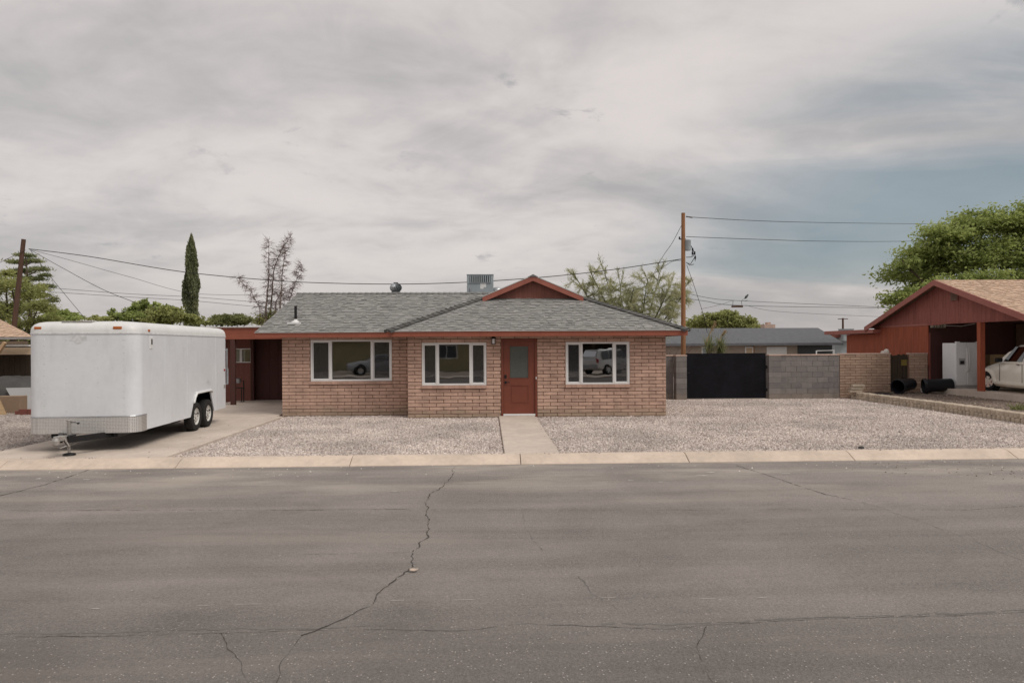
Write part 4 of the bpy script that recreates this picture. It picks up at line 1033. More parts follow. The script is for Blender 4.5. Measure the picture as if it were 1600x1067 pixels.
# ------------------------------------------------------------------ right neighbour: tan brick wall, wooden gate, red house
GZ = .22
strip_yard('side_yard', BORDX+.16, 40, 14.4, BACKY+8, GZ, 'dirt')
m_ = MB(); m_.prism([(BORDX+.16, K1+.3, .0), (40, K1+.3, .0), (40, 14.4, GZ), (BORDX+.16, 14.4, GZ)], (0, 0, -.5)); props(m_.build('side_slope', 'dirt'), kind='structure')
scatter_stones('gravel', [(BORDX+.2, 17, 15, BACKY-.05)], 130, .012, .03, GZ, [(.24, .19, .155), (.31, .25, .21), (.17, .13, .11)], 'brown dirt clods and pebbles on the raised side yard')
nx0, nx1 = xr+.004, AY(1392, 600, cwY).x; nx2, nx3 = AY(1421, 600, cwY).x, AY(1450, 600, cwY).x
nz0 = zw-.02-18*CH
def tan_wall(x0, x1, label):
    o = thing('brick_wall', label, 'wall', ((x0+x1)/2, cwY+.1, GZ))
    m_ = MB(); m_.box(x0+.004, x1-.004, cwY+.012, cwY+.18, nz0-.2, nz0+18*CH-.004); m_.build('mortar_core', 'mortar', o)
    block_wall(o, x0, x1, cwY, nz0, 18, .4064, CH, [], 'nbrick', 'mortar', joint=.014)
    n = max(1, round((x1-x0)/.41))
    for k in range(n):
        m_ = MB(); a = x0+(x1-x0)*k/n; b = x0+(x1-x0)*(k+1)/n; m_.box(a+.002, b-.002, cwY-.015, cwY+.2, nz0+18*CH, nz0+18*CH+.045); m_.build('cap_brick', 'capbrick', o, bevel=.005)
tan_wall(nx0, nx1, 'tan slump brick wall between the grey block wall and the dark plank gate')
tan_wall(nx2, nx3, 'short tan brick wall between the dark plank gate and the red house')
pg = thing('plank_gate', 'weathered dark wooden plank gate set in the tan brick wall', 'gate', ((nx1+nx2)/2, cwY+.1, GZ))
n = 7
for k in range(n):
    a = nx1+.01+(nx2-nx1-.02)*k/n; b = nx1+.01+(nx2-nx1-.02)*(k+1)/n
    m_ = MB(); m_.box(a+.004, b-.004, cwY+.08+rnd.uniform(-.006, .006), cwY+.105, GZ+.02, zw-.03+rnd.uniform(-.04, .02)); m_.build('plank', 'fencebrown', pg, bevel=.003)
for z in (.55, 1.45):
    m_ = MB(); m_.box(nx1+.01, nx2-.01, cwY+.106, cwY+.15, z, z+.09); m_.build('rail', 'fencebrown', pg)
m_ = MB(); q0 = AY(1408, 562, cwY+.06); q1 = AY(1417, 571, cwY+.06); m_.box(q0.x, q1.x, cwY+.055, cwY+.065, q1.z, q0.z); m_.build('sign_plate', 'yellowsign', pg)
m_ = MB(); m_.lathe([(.0, .16), (.07, .13), (.10, .06), (.09, 0)], 10, Matrix.Translation((nx1-.12, cwY+.08, nz0+18*CH+.045))); m_.lathe([(.0, .09), (.06, .07), (.08, .0)], 8, Matrix.Translation((nx1-.26, cwY+.08, nz0+18*CH+.045)))
props(m_.build('stone_lump', 'white_debris', smooth=True), 'small pale rock sitting on the tan brick wall', 'rock')
# scalloped concrete edging along the boundary
bm_c = {}
def scallop(h, wd, dpt, var):
    if (h, var) in bm_c: return bm_c[(h, var)]
    m_ = MB(); n = 7; ring0 = []; wd = .152; dpt = .15
    for k in range(n+1):
        t = math.pi*k/n; ring0.append((-.02-dpt*.55*math.sin(t)-.02, -math.cos(t)*wd/2))
    ring0.append((dpt, wd/2)); ring0.append((dpt, -wd/2))
    r2 = [(a*(.80 if a < 0 else 1), b*.86) for a, b in ring0]
    m_.loft([[(a, b, 0) for a, b in ring0], [(a, b, h*.86) for a, b in ring0], [(a, b, h) for a, b in r2]], True, True, True)
    me = m_.mesh('edging_block', 'border')
    for v in me.vertices: v.co += Vector((rnd.uniform(-.004, .004), rnd.uniform(-.004, .004), rnd.uniform(-.004, .004)))
    bm_c[(h, var)] = me; return me
edg = thing('garden_edging', 'scalloped pale concrete edging bordering the gravel and the raised dirt yard', 'edging', (BORDX, 19, 0))
yy = 13.4; k = 0
while yy < 25.0:
    for tier, (hz, zz, xo) in enumerate(((.145, -.02, 0.0), (.14, .127, .035))):
        h = hz; o = bpy.data.objects.new('edging_block', scallop(h, .158, .13, rnd.randrange(6))); col.objects.link(o); o.parent = edg
        o.location = Vector((BORDX+.02+xo+.05*math.sin(yy*.7)+rnd.uniform(-.012, .012), yy+tier*.08, zz+rnd.uniform(-.006, .006)))-rootloc(edg); o.rotation_euler = (0, rnd.uniform(-.05, .05), rnd.uniform(-.12, .12))
    yy += .172
for i, (a, b, z) in enumerate(((1326, 614, .26), (1327, 612, .36), (1330, 612, .46))):
    m_ = MB(); p = AY(a+3, b, 24.3); o_ = Vector((13.52+i*.04, 24.75-i*.02, z)); m_.box(o_.x-.23, o_.x+.23, o_.y-.09, o_.y+.09, z, z+.095)
    ob = m_.build('loose_block', 'border', bevel=.02)
    props(ob, ['long pale concrete block, lowest of the three stacked at the end of the edging', 'long pale concrete block, middle of the three stacked at the end of the edging', 'long pale concrete block on top of the stack at the end of the edging'][i], 'block', 'concrete blocks stacked at the end of the edging')

# red house with open carport; gable plane at x = XG
XG = 16.6
nh = thing('red_house', 'dark red neighbour house with open carport and tan shingle roof', 'house', (XG+4, 24, GZ))
ap = AX(1475, 438, XG); re = AX(1364, 511.5, XG); NZ, NEZ = ap.z, re.z; ya, yr = ap.y, re.y; yf = 2*ya-yr
nsl = (NZ-NEZ)/(yr-ya); X2 = XG+12
ov = .35; xe = XG-ov
m_ = MB(); m_.poly([(xe, yf, NEZ), (X2, yf, NEZ), (X2, ya, NZ), (xe, ya, NZ)]); m_.poly([(xe, yr, NEZ), (xe, ya, NZ), (X2, ya, NZ), (X2, yr, NEZ)])
nroof = props(m_.build('roof', 'deck', nh, fixn=False), 'tan shingle roof of the red house')
nvs = math.sqrt(1+nsl*nsl)
shingle_face(nroof, (xe, yf, NEZ), (1, 0, 0), (0, 1, nsl), [(0, 0), (9, 0), (9, (ya-yf)*nvs), (0, (ya-yf)*nvs)], 'shingletan', 290, seed=21)
for A, B, nm in (((xe, yf, NEZ), (xe, ya, NZ), 'barge_board'), ((xe, yr, NEZ), (xe, ya, NZ), 'barge_board')):
    m_ = MB(); rake(m_, Vector(A)+Vector((0, 0, .015)), Vector(B)+Vector((0, 0, .015)), .20, .045, (-1, 0, 0)); m_.build(nm, 'nbarge', nh)
m_ = MB(); m_.poly([(xe+.01, yf, NEZ-.05), (X2, yf, NEZ-.05), (X2, ya, NZ-.05), (xe+.01, ya, NZ-.05)]); m_.poly([(xe+.01, yr, NEZ-.05), (xe+.01, ya, NZ-.05), (X2, ya, NZ-.05), (X2, yr, NEZ-.05)]); m_.build('soffit', 'beambrown', nh, fixn=False)
SZ = .43; ycorner = 25.24; ypost = AX(1532, 600, XG).y
zbeam = AX(1532, 503, XG).z
# gable wall of vertical boards over the beam
nb = 0; yy = yf+.15; bw = .30
while yy < yr-.1:
    y2 = min(yy+bw, yr-.1); top = lambda y: NZ-abs(y-ya)*nsl-.07
    zlo = zbeam
    if y2 > ycorner and yy < ycorner-.01: y2 = ycorner
    if top(yy) > zlo+.02 or top(y2) > zlo+.02:
        pts = [(XG, yy+.002, zlo), (XG, y2-.003, zlo), (XG, y2-.003, max(zlo+.01, top(y2)))]
        if yy < ya < y2: pts.append((XG, ya, top(ya)))
        pts.append((XG, yy+.002, max(zlo+.01, top(yy))))
        m_ = MB(); m_.prism(pts, (.035, 0, 0)); m_.build('wall_board', 'nred' if yy < ycorner-.01 or True else 'norange', nh)
    yy = y2
m_ = MB(); m_.prism([(XG+.036, yf+.2, zbeam), (XG+.036, yr-.15, zbeam), (XG+.036, ya, NZ-.12)], (.05, 0, 0)); m_.box(XG+.036, XG+.1, ycorner, 31.0, GZ-.1, 2.45); m_.build('wall_back', 'nred', nh)
lt_y0, lt_y1 = yr-.6, 31.1
yy = ycorner
while yy < lt_y1:
    m_ = MB(); y2 = min(yy+.30, lt_y1); m_.box(XG-.001, XG+.034, yy+.002, y2-.003, 1.2, (zbeam-.045) if yy < yr-.1 else 2.47); m_.build('wall_board', 'norange', nh); yy = y2
m_ = MB(); m_.box(XG-.35, XG+5, lt_y0, 32.5, 2.50, 2.66); m_.build('lean_to_roof', 'nbarge', nh); m_ = MB(); m_.box(XG-.012, XG+.0, ya+.2, yr-.1, zbeam-.04, zbeam+.03); m_.build('wall_trim', 'nbarge', nh)
m_ = MB(); m_.box(XG+.1, XG+5, 30.8, 31.0, GZ-.1, 2.49); m_.build('rear_wall', 'redwood', nh)
# louvre vent in the gable
vc = AX(1492, 460, XG); m_ = MB(); m_.box(XG-.03, XG-.001, vc.y-.20, vc.y+.20, vc.z-.24, vc.z+.24); vent = m_.build('gable_vent', 'nred', nh)
for k in range(6):
    m_ = MB(); z = vc.z-.19+k*.075; m_.prism([(XG-.055, vc.y-.17, z-.02), (XG-.031, vc.y-.17, z+.03), (XG-.031, vc.y-.17, z+.04), (XG-.055, vc.y-.17, z-.01)], (0, .34, 0)); m_.build('slat', 'beambrown', vent)
# beam, post, carport walls
m_ = MB(); m_.box(XG-.03, XG+.15, yf+.2, ycorner, zbeam-.012, zbeam+.03); m_.build('beam', 'nred', nh)
m_ = MB(); m_.box(XG-.06, XG+.11, ypost-.085, ypost+.085, SZ-.02, zbeam-.013); m_.build('post', 'norange', nh, bevel=.006)
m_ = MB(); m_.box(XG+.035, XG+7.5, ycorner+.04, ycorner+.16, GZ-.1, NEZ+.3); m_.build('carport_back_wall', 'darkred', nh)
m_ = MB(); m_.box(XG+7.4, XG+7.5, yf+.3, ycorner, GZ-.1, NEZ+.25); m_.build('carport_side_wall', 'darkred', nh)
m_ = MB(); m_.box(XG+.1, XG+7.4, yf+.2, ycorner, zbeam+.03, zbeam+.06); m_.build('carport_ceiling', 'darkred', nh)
m_ = MB(); m_.box(XG+3.4, XG+7.3, 24.0, ycorner-.02, SZ, zbeam); m_.build('dark_brick_pier', 'mortar', nh)
slab = strip_yard('carport_slab', XG-.12, XG+7.6, 14.6, ycorner+.03, SZ, 'concrete')
# house number sign under the beam
s0, s1 = AX(1479, 507.5, XG+.2), AX(1454, 511.8, XG+.2)
sg = AY(1466, 509.5, ycorner-.1)
p0, p1 = AY(1454.5, 507.2, ycorner-.10), AY(1478, 512, ycorner-.10)
sgn_ = thing('number_sign', 'pale house number sign hanging under the carport beam', 'sign', ((p0.x+p1.x)/2, ycorner-.1, p1.z))
m_ = MB(); m_.tube([(p1.x, ycorner-.09, p0.z-.04), (p1.x+.45, ycorner-.3, p0.z-.07), (p1.x+.9, ycorner-.4, p0.z+.02)], .012, 6); m_.build('hanging_cord', 'paper', sgn_)
m_ = MB(); m_.box(p0.x, p1.x, ycorner-.10, ycorner-.08, p1.z, p0.z+.06); m_.build('plate', 'numberplate', sgn_)
for k in range(4):
    m_ = MB(); xx = p0.x+(p1.x-p0.x)*(.2+.2*k); h = p0.z-p1.z; zc = (p0.z+p1.z)/2; wq = .035
    m_.box(xx-wq, xx+wq, ycorner-.104, ycorner-.101, zc+h*.22, zc+h*.38); m_.box(xx-wq, xx+wq, ycorner-.104, ycorner-.101, zc-h*.38, zc-h*.22); m_.box(xx+(-wq if k % 2 else wq-.018), xx+(-wq+.018 if k % 2 else wq), ycorner-.1045, ycorner-.1012, zc-h*.3, zc+h*.3); m_.build('digit', 'numberink', sgn_)
# fridge
fp = AZ(1494, 606.7, SZ)
fg = thing('fridge', 'white side by side fridge standing in the red carport', 'fridge', (fp.x+.45, fp.y+.37, SZ))
fw, fd, fh = .93, .74, 1.65; x0, y0 = fp.x, fp.y
m_ = MB(); m_.box(x0, x0+fw, y0+.05, y0+fd, SZ+.02, SZ+fh-.02); m_.build('cabinet', 'fridge', fg, bevel=.01)
split = x0+fw*.43; m_ = MB(); m_.box(split-.006, split+.006, y0+.01, y0+.049, SZ+.12, SZ+fh-.01); m_.build('door_gap', 'acdark', fg)
for a, b in ((x0, split-.004), (split+.004, x0+fw)):
    m_ = MB(); m_.box(a, b, y0-.01, y0+.048, SZ+.11, SZ+fh); m_.build('door', 'fridge', fg, bevel=.012)
m_ = MB(); m_.box(x0+.01, x0+fw-.01, y0+.02, y0+.06, SZ+.0, SZ+.10); m_.build('kick_plate', 'fridgegrey', fg)
for s_, a in ((-1, split-.03), (1, split+.03)):
    m_ = MB(); pts = [(a, y0-.012, SZ+.60), (a, y0-.06, SZ+.66), (a+s_*.012, y0-.075, SZ+1.02), (a, y0-.06, SZ+1.38), (a, y0-.012, SZ+1.44)]; m_.tube(pts, .022, 8); m_.build('handle', 'whitevinyl', fg, smooth=True)
m_ = MB(); m_.box(x0+.10, x0+.33, y0-.016, y0-.0105, SZ+.84, SZ+1.08); m_.build('dispenser', 'fridgegrey', fg); m_ = MB(); m_.box(x0+.14, x0+.29, y0-.02, y0-.0165, SZ+.87, SZ+.99); m_.build('dispenser_recess', 'black', fg)
for a in (x0+.02, x0+fw-.14): 
    m_ = MB(); m_.box(a, a+.12, y0-.005, y0+.09, SZ+fh+.001, SZ+fh+.03); m_.build('hinge_cover', 'fridge', fg)
# plywood box and leaning board inside the carport
m_ = MB(); p = AY(1543, 590, 24.6); m_.box(p.x-.05, p.x+.55, 24.4, 24.9, SZ, SZ+1.2); props(m_.build('plywood_box', 'plywood', bevel=.01), 'tall plywood box in the dark back of the carport', 'box')
m_ = MB(); A = Vector((17.75, 24.2, SZ)); B = Vector((18.35, 25.1, SZ+1.75)); m_.tube([A, B], .05, 4); props(m_.build('leaning_board', 'darkred'), 'long reddish board leaning in the dark back of the carport', 'board')
# bins lying on the dirt
def bin_(base, axis, label, tilt=0):
    o = thing('trash_bin', label, 'bin', (base[0], base[1], GZ), 0, 'black bins tipped over on the dirt')
    ax = Vector(axis).normalized(); rA, rB, L = .275, .195, .95
    q = ax.to_track_quat('Z', 'Y').to_matrix().to_4x4()
    down = math.atan((rA-rB)/L)
    X = Matrix.Translation((0, 0, rA+.0)) @ q
    prof = [(rB, 0), (rB+.02, .04), (rA-.03, L*.86), (rA-.02, L*.88), (rA, L*.885), (rA, L*.98), (rA-.01, L), (rA-.035, L), (rA-.05, L*.86), (rB-.03, .06), (0, .06)]
    tl = Matrix.Rotation(down, 4, Vector((ax.y, -ax.x, 0)))
    m_ = MB(); m_.lathe(prof, 28, X); m_.lathe([(0, 0), (rB, 0)], 28, X)
    V2 = [tl.inverted() @ (Vector(v)-Vector((0, 0, rA))) + Vector((0, 0, rA)) for v in m_.v]; zmin = min(v.z for v in V2)
    m_.v = [(v.x, v.y, v.z-zmin) for v in V2]
    b_ = m_.build('barrel', 'binblack', o, local=True, smooth=True)
    for s_ in (-1, 1):
        side = Vector((-ax.y, ax.x, 0))*s_; c = ax*L*.93+side*(rA+.015)+Vector((0, 0, rA-zmin)); m_ = MB(); m_.tube([c-ax*.08-side*.03, c-ax*.07+side*.02, c+ax*.05+side*.02, c+ax*.05-side*.03], .015, 6); m_.build('handle', 'binblack', o, local=True)
    return o
b1 = AZ(1427, 614.5, GZ); bin_((b1.x, b1.y+.10), (-.86, -.50, 0), 'tipped black bin lying before the plank gate with its mouth open')
b2 = AZ(1492, 616, GZ); bin_((b2.x, b2.y+.12), (-.95, .30, 0), 'tipped black bin lying beside the carport slab with white litter in its mouth')
m_ = MB(); l = AZ(1381, 616, GZ); m_.lathe([(0, .035), (.26, .03), (.31, .015), (.31, 0)], 20, Matrix.Translation(l) @ Matrix.Rotation(R(6), 4, 'X')); props(m_.build('bin_lid', 'binblack'), 'flat black bin lid on the dirt against the tan wall', 'lid')
l = AZ(1446, 613, GZ); m_ = MB(); m_.loft([[(l.x-.10, l.y-.08, GZ), (l.x+.10, l.y-.08, GZ), (l.x+.10, l.y+.1, GZ), (l.x-.10, l.y+.1, GZ)], [(l.x-.13, l.y-.10, GZ+.11), (l.x+.11, l.y-.10, GZ+.13), (l.x+.12, l.y+.12, GZ+.15), (l.x-.12, l.y+.12, GZ+.12)], [(l.x-.07, l.y-.06, GZ+.18), (l.x+.08, l.y-.05, GZ+.16), (l.x+.06, l.y+.08, GZ+.2), (l.x-.08, l.y+.07, GZ+.17)]], True, True, True); props(m_.build('white_carton', 'paper'), 'crumpled white carton at the mouth of the tipped bin', 'carton')

# ------------------------------------------------------------------ cars
def make_car(name, label, loc, rz, P, paint, steer=0, group=None):
    """x forward, z up. P: dict of body stations"""
    o = thing(name, label, 'car', loc, rz, group)
    st = P['low']       # (x, halfwidth, zbottom, zshoulder, ztop)
    def sec(x, hw, zb, zs, ztp):
        h = [(hw*.90, zb), (hw*.985, zb+.06), (hw, zb+(zs-zb)*.45), (hw*.985, zs-.06), (hw*.93, zs), (hw*.78, ztp-.012), (hw*.40, ztp), ]
        return [(x, y, z) for y, z in h]+[(x, -y, z) for y, z in reversed(h)]
    m_ = MB(); m_.loft([sec(*s) for s in st], True, True, True); body = m_.build('body', paint, o, local=True, smooth=True)
    ct_ = MB()
    for wx in P['axles']:
        for s_ in (1, -1): ct_.lathe([(P['wheel']+.055, -.16), (P['wheel']+.055, .30)], 32, Matrix.Translation((wx, s_*(P['hw']-.08), P['wheel'])) @ Matrix.Rotation(R(-90)*s_, 4, 'X'), cap=True)
    cut = ct_.build('arch_cutter', 'well'); md = body.modifiers.new('arches', 'BOOLEAN'); md.operation = 'DIFFERENCE'; md.solver = 'EXACT'; md.object = cut
    cut.data.materials.clear(); body.parent = None; bpy.context.view_layer.update()
    nm_ = bpy.data.meshes.new_from_object(body.evaluated_get(bpy.context.evaluated_depsgraph_get())); body.modifiers.clear(); body.data = nm_; body.parent = o
    bpy.data.objects.remove(cut)
    gh = P['top']       # (x, hw_bottom, z_bottom, hw_top, z_top)
    m_ = MB(); R_ = []
    for x, hb, zb, ht, zt in gh:
        R_.append([(x, hb, zb), (x, hb*.6+ht*.4, zb+(zt-zb)*.4), (x, ht*1.02, zb+(zt-zb)*.88), (x, ht*.9, zt-.01), (x, ht*.45, zt), (x, -ht*.45, zt), (x, -ht*.9, zt-.01), (x, -ht*1.02, zb+(zt-zb)*.88), (x, -hb*.6-ht*.4, zb+(zt-zb)*.4), (x, -hb, zb)])
    m_.loft(R_, True, True, True); m_.build('cabin', paint, o, local=True, smooth=True)
    for s_ in (1, -1):
        for (xa0, xb0, xa1, xb1) in P['win']:     # bottom x range, top x range
            def gp_(x, f):
                for (g0, g1) in zip(gh[:-1], gh[1:]):
                    lo, hi = min(g0[0], g1[0]), max(g0[0], g1[0])
                    if lo-1e-6 <= x <= hi+1e-6:
                        t = (x-g0[0])/(g1[0]-g0[0]); hb, zb, ht, zt = [g0[i]+(g1[i]-g0[i])*t for i in (1, 2, 3, 4)]; return hb+(ht-hb)*f, zb+(zt-zb)*f
                return gh[0][1], gh[0][2]
            pts = []
            yb, zb = P['belt']; yt, zt = P['wtop']
            pts = [(xa0, s_*yb, zb), (xb0, s_*yb, zb), (xb1, s_*yt, zt), (xa1, s_*yt, zt)]
            m_ = MB(); m_.prism(pts, (0, s_*.012, 0)); m_.build('side_window', 'carglass', o, local=True)
    for pts, nm in P['screens']:
        m_ = MB(); m_.poly(pts); m_.build(nm, 'carglass', o, local=True, fixn=False)
    rad = P['wheel']
    for i, wx in enumerate(P['axles']):
        for s_ in (1, -1):
            yw = P['hw']-.10
            # arch
            A = MB(); X = Matrix.Translation((wx, s_*(P['hw']-.235), rad)) @ Matrix.Rotation(R(-90)*s_, 4, 'X')
            A.lathe([(0, 0), (rad+.053, 0), (rad+.053, .19)], 28, X); A.build('wheel_arch', 'well', o, local=True, fixn=False)
            if P.get('fender'):
                F_ = MB(); ringA = []
                for k in range(13):
                    t = math.pi*(-.02+1.04*k/12); c_, sn = math.cos(t), math.sin(t); r1, r2 = rad+.045, rad+.17
                    ringA.append([(wx+r1*c_, s_*(P['hw']-.02), rad+r1*sn), (wx+r1*c_, s_*(P['hw']+.05), rad+r1*sn), (wx+(r1+.05)*c_, s_*(P['hw']+.06), rad+(r1+.05)*sn), (wx+r2*c_, s_*(P['hw']+.015), rad+r2*sn*.97), (wx+(r2+.04)*c_, s_*(P['hw']-.05), rad+(r2+.03)*sn*.95)])
                F_.loft(ringA, False); F_.build('fender', paint, o, local=True, smooth=True)
            wo = bpy.data.objects.new('wheel', None); col.objects.link(wo); wo.parent = o; wo.location = (wx, s_*(yw+.07), rad); wo.rotation_euler = (0, 0, steer if i == 0 else 0)
            X = Matrix.Rotation(R(-90)*s_, 4, 'X'); m_ = MB(); h = .10; rr = rad*.66
            m_.lathe([(rr, -h), (rad-.03, -h), (rad, -h*.6), (rad, h*.6), (rad-.03, h), (rr+.01, h), (rr, h*.7)], 28, X); m_.build('tyre', 'rubber', wo, local=True, smooth=True)
            m_ = MB(); m_.lathe([(rr, h*.72), (rr*.93, h*.9), (rr*.88, h*.5), (rr*.3, h*.25)], 24, X); m_.lathe([(rr*.25, h*.8), (0, h*.85)], 14, X)
            for k in range(7):
                t = 2*math.pi*k/7; Y = X @ Matrix.Rotation(t, 4, 'Z'); m_.prism([Y @ Vector((rr*.12, -.032, h*.82)), Y @ Vector((rr*.93, -.05, h*.92)), Y @ Vector((rr*.93, .05, h*.92)), Y @ Vector((rr*.12, .032, h*.82))], (X.to_3x3() @ Vector((0, 0, -.02))))
            m_.build('rim', 'chrome', wo, local=True)
    for nm, mat, c, d in P['bits']:
        m_ = MB(); m_.cbox(c, d); m_.build(nm, mat, o, local=True, bevel=min(d)*.25)
    return o
PT = dict(hw=.80, wheel=.305, axles=(1.36, -1.26), fender=True,
    low=[(2.12, .52, .30, .52, .56), (2.02, .66, .24, .60, .68), (1.75, .74, .20, .70, .82), (1.2, .79, .18, .80, .94), (.72, .82, .18, .90, 1.04), (.3, .84, .18, .96, 1.0), (-1.0, .84, .18, .98, 1.0), (-1.75, .82, .22, .98, 1.0), (-2.05, .76, .30, .94, .97), (-2.13, .68, .36, .88, .90)],
    top=[(.78, .76, .98, .74, 1.05), (.42, .80, .95, .68, 1.36), (.05, .82, .95, .60, 1.56), (-.6, .82, .95, .59, 1.605), (-1.4, .82, .95, .58, 1.56), (-1.78, .80, .95, .57, 1.40), (-2.0, .76, .93, .66, 1.0)],
    belt=(.80, 1.02), wtop=(.645, 1.50), win=[(.50, -.42, .12, -.42), (-.50, -1.25, -.50, -1.2)],
    screens=[([(.70, -.66, 1.05), (.70, .66, 1.05), (.14, .52, 1.535), (.14, -.52, 1.535)], 'windscreen'), ([(-2.0, -.6, 1.02), (-2.0, .6, 1.02), (-1.83, .5, 1.40), (-1.83, -.5, 1.40)], 'rear_window')],
    bits=[('mirror', 'black', (.50, .95, 1.06), (.12, .20, .14)), ('mirror', 'black', (.50, -.95, 1.06), (.12, .20, .14)), ('door_handle', 'chrome', (-.30, .855, .93), (.16, .03, .03)), ('headlight', 'chrome', (1.98, .55, .66), (.14, .22, .18)), ('headlight', 'chrome', (1.98, -.55, .66), (.14, .22, .18)),
          ('sill', 'pearl', (.05, .83, .30), (1.75, .06, .10)), ('door_seam', 'well', (-.47, .842, .62), (.010, .012, .66)), ('door_seam', 'well', (.66, .832, .62), (.010, .012, .60)), ('bumper', 'pearl', (2.06, 0, .42), (.16, 1.25, .18)), ('bumper', 'pearl', (-2.12, 0, .46), (.12, 1.3, .2))])
fwp = AZ(1549, 610, SZ)
hdg = R(90-6)      # nose away from the street
carloc = Vector((fwp.x+.72, fwp.y, SZ))-Vector((math.cos(hdg), math.sin(hdg), 0))*1.36
make_car('retro_hatchback', 'cream retro hatchback parked nose in under the red carport', carloc, hdg, PT, 'pearl', steer=R(36))

# ------------------------------------------------------------------ dark roofed house behind
by = 46.0
p0, p1 = AY(1050, 512, by+4), AY(1300, 512, by+4)
bh_ = thing('far_house', 'low tan brick house with plain dark grey roof behind the yard walls', 'house', (14, by, -.3))
er0, er1 = AY(1040, 536.5, by), AY(1318, 536.5, by); rz_ = AY(1200, 512.5, by+4.2).z; ez_ = AY(1200, 536, by).z
rx1 = AY(1278, 512.5, by+4.2).x
m_ = MB(); m_.prism([(er0.x-6, by, ez_), (er0.x-6, by+4.2, rz_), (er0.x-6, by+8.4, ez_)], (.01, 0, 0)); m_.poly([(er0.x-6, by, ez_), (er1.x, by, ez_), (rx1, by+4.2, rz_), (er0.x-6, by+4.2, rz_)]); m_.poly([(er1.x, by, ez_), (er1.x, by+8.4, ez_), (rx1, by+4.2, rz_)]); m_.poly([(er0.x-6, by+8.4, ez_), (er0.x-6, by+4.2, rz_), (rx1, by+4.2, rz_), (er1.x, by+8.4, ez_)]); m_.build('roof', 'darkroof', bh_, fixn=False)
m_ = MB(); m_.box(er0.x-6, er1.x, by+.0, by+.05, ez_-.16, ez_-.005); m_.build('fascia', 'darkroof', bh_)
dk = AY(1247, 545, by+.5).x; dk2 = AY(1305, 545, by+.5).x
m_ = MB(); m_.box(er0.x-5.5, dk, by+.6, by+.8, -.4, ez_-.1); m_.build('wall', 'fartan', bh_)
m_ = MB(); m_.box(dk+.01, dk2, by+.9, by+1.0, -.4, ez_-.1); m_.build('dark_wall', 'acdark', bh_)
for a, b, mt in ((1198, 1229, 'paper'), (1164, 1177, 'tan'), (1096, 1106, 'acgrey')):
    q0, q1 = AY(a, 542, by+.58), AY(b, 560, by+.58); m_ = MB(); m_.box(q0.x, q1.x, by+.55, by+.595, q1.z, q0.z); wn = m_.build('window', 'whitevinyl', bh_)
    m_ = MB(); m_.box(q0.x+.08, q1.x-.08, by+.53, by+.549, q1.z+.08, q0.z-.08); m_.build('blind', mt, wn)
m_ = MB(); q0, q1 = AY(1177.5, 541, by+.5), AY(1179, 560, by+.5); m_.box(q0.x, q1.x, by+.52, by+.6, q1.z, q0.z); m_.build('downpipe', 'polebrown', bh_)
q0, q1 = AY(1191, 507, by+5), AY(1208, 516, by+5); m_ = MB(); m_.box(q0.x, q1.x, by+4.6, by+5.3, q1.z-.3, q0.z); m_.box(q0.x+.3, q1.x-.3, by+4.7, by+5.2, q0.z, q0.z+.16); m_.build('chimney', 'capbrick', bh_)
for px, py in ((1092, 518), (1110, 523), (1117, 522), (1138, 521), (1155, 531), (1082, 515)):
    f = (py-512.5)/24; yv = by+4.2*(1-f); p = AY(px, py, yv); m_ = MB(); m_.tube([(p.x, p.y, p.z-.3), (p.x, p.y, p.z+.12)], .05, 8); m_.box(p.x-.15, p.x+.15, p.y-.2, p.y+.1, p.z-.12, p.z-.06); m_.build('roof_vent', 'galv', bh_)
m_ = MB(); q = AY(1290, 548, 36); m_.tube([(q.x-.5, 36, -.2), (q.x-.5, 36, q.z), (q.x+.45, 36, q.z+.02), (q.x+.45, 36, -.2)], .035, 6); props(m_.build('pipe_frame', 'whitevinyl'), 'white pipe frame poking above the block wall cap', 'frame')

# ------------------------------------------------------------------ left neighbour
LY = 25.0
ln = thing('left_house', 'tan shingle roofed neighbour house with brown patio cover', 'house', (-19, LY+2, 0))
e = AY(53, 524.5, LY); lz = AY(20, 526.5, LY).z; t1 = AY(0, 498.5, LY+2.0); rx = e.x
m_ = MB(); Xl = -26; run = 3.6; rsl = .36
m_.poly([(Xl, LY, lz), (rx, LY, lz), (rx-4.68, LY+run, lz+run*rsl), (Xl, LY+run, lz+run*rsl)]); m_.poly([(rx, LY, lz), (rx-4.68, LY+7.2, lz), (rx-4.68, LY+run, lz+run*rsl)]); lroof = m_.build('roof', 'shingletan', ln, fixn=False)
shingle_face(lroof, (Xl, LY, lz), (1, 0, 0), (0, 1, rsl), [(4, 0), (rx-Xl, 0), (rx-Xl-4.68, run*math.sqrt(1+rsl*rsl)), (4, run*math.sqrt(1+rsl*rsl))], 'shingletan', 260, seed=33)
m_ = MB(); m_.box(Xl, rx+.05, LY-.02, LY+.02, lz-.09, lz-.002); m_.build('gutter', 'steelgrey', ln)
z1 = AY(20, 531, LY-.6).z
for k, (za, zb_, mt) in enumerate(((533, 538, 'beambrown'), (538.5, 541.5, 'drip'), (543, 554, 'tan'))):
    m_ = MB(); a = AY(20, za, LY-.4+.2*k).z; b = AY(20, zb_, LY-.4+.2*k).z; m_.box(Xl, rx+.0-.05*k, LY-.4+.2*k, LY-.3+.2*k, b, a); m_.build('patio_beam', mt, ln)
m_ = MB(); A = AY(-6, 556, LY-.45); B = AY(8, 535, LY-.45); m_.tube([A, B], .07, 4); m_.build('brace', 'lumber', ln)
xx = Xl; k = 0
while xx < rx-.1:
    m_ = MB(); m_.box(xx, xx+.19, LY+1.6, LY+1.63, -.1, lz-.3); m_.build('wall_board', 'fencebrown', ln); xx += .2; k += 1
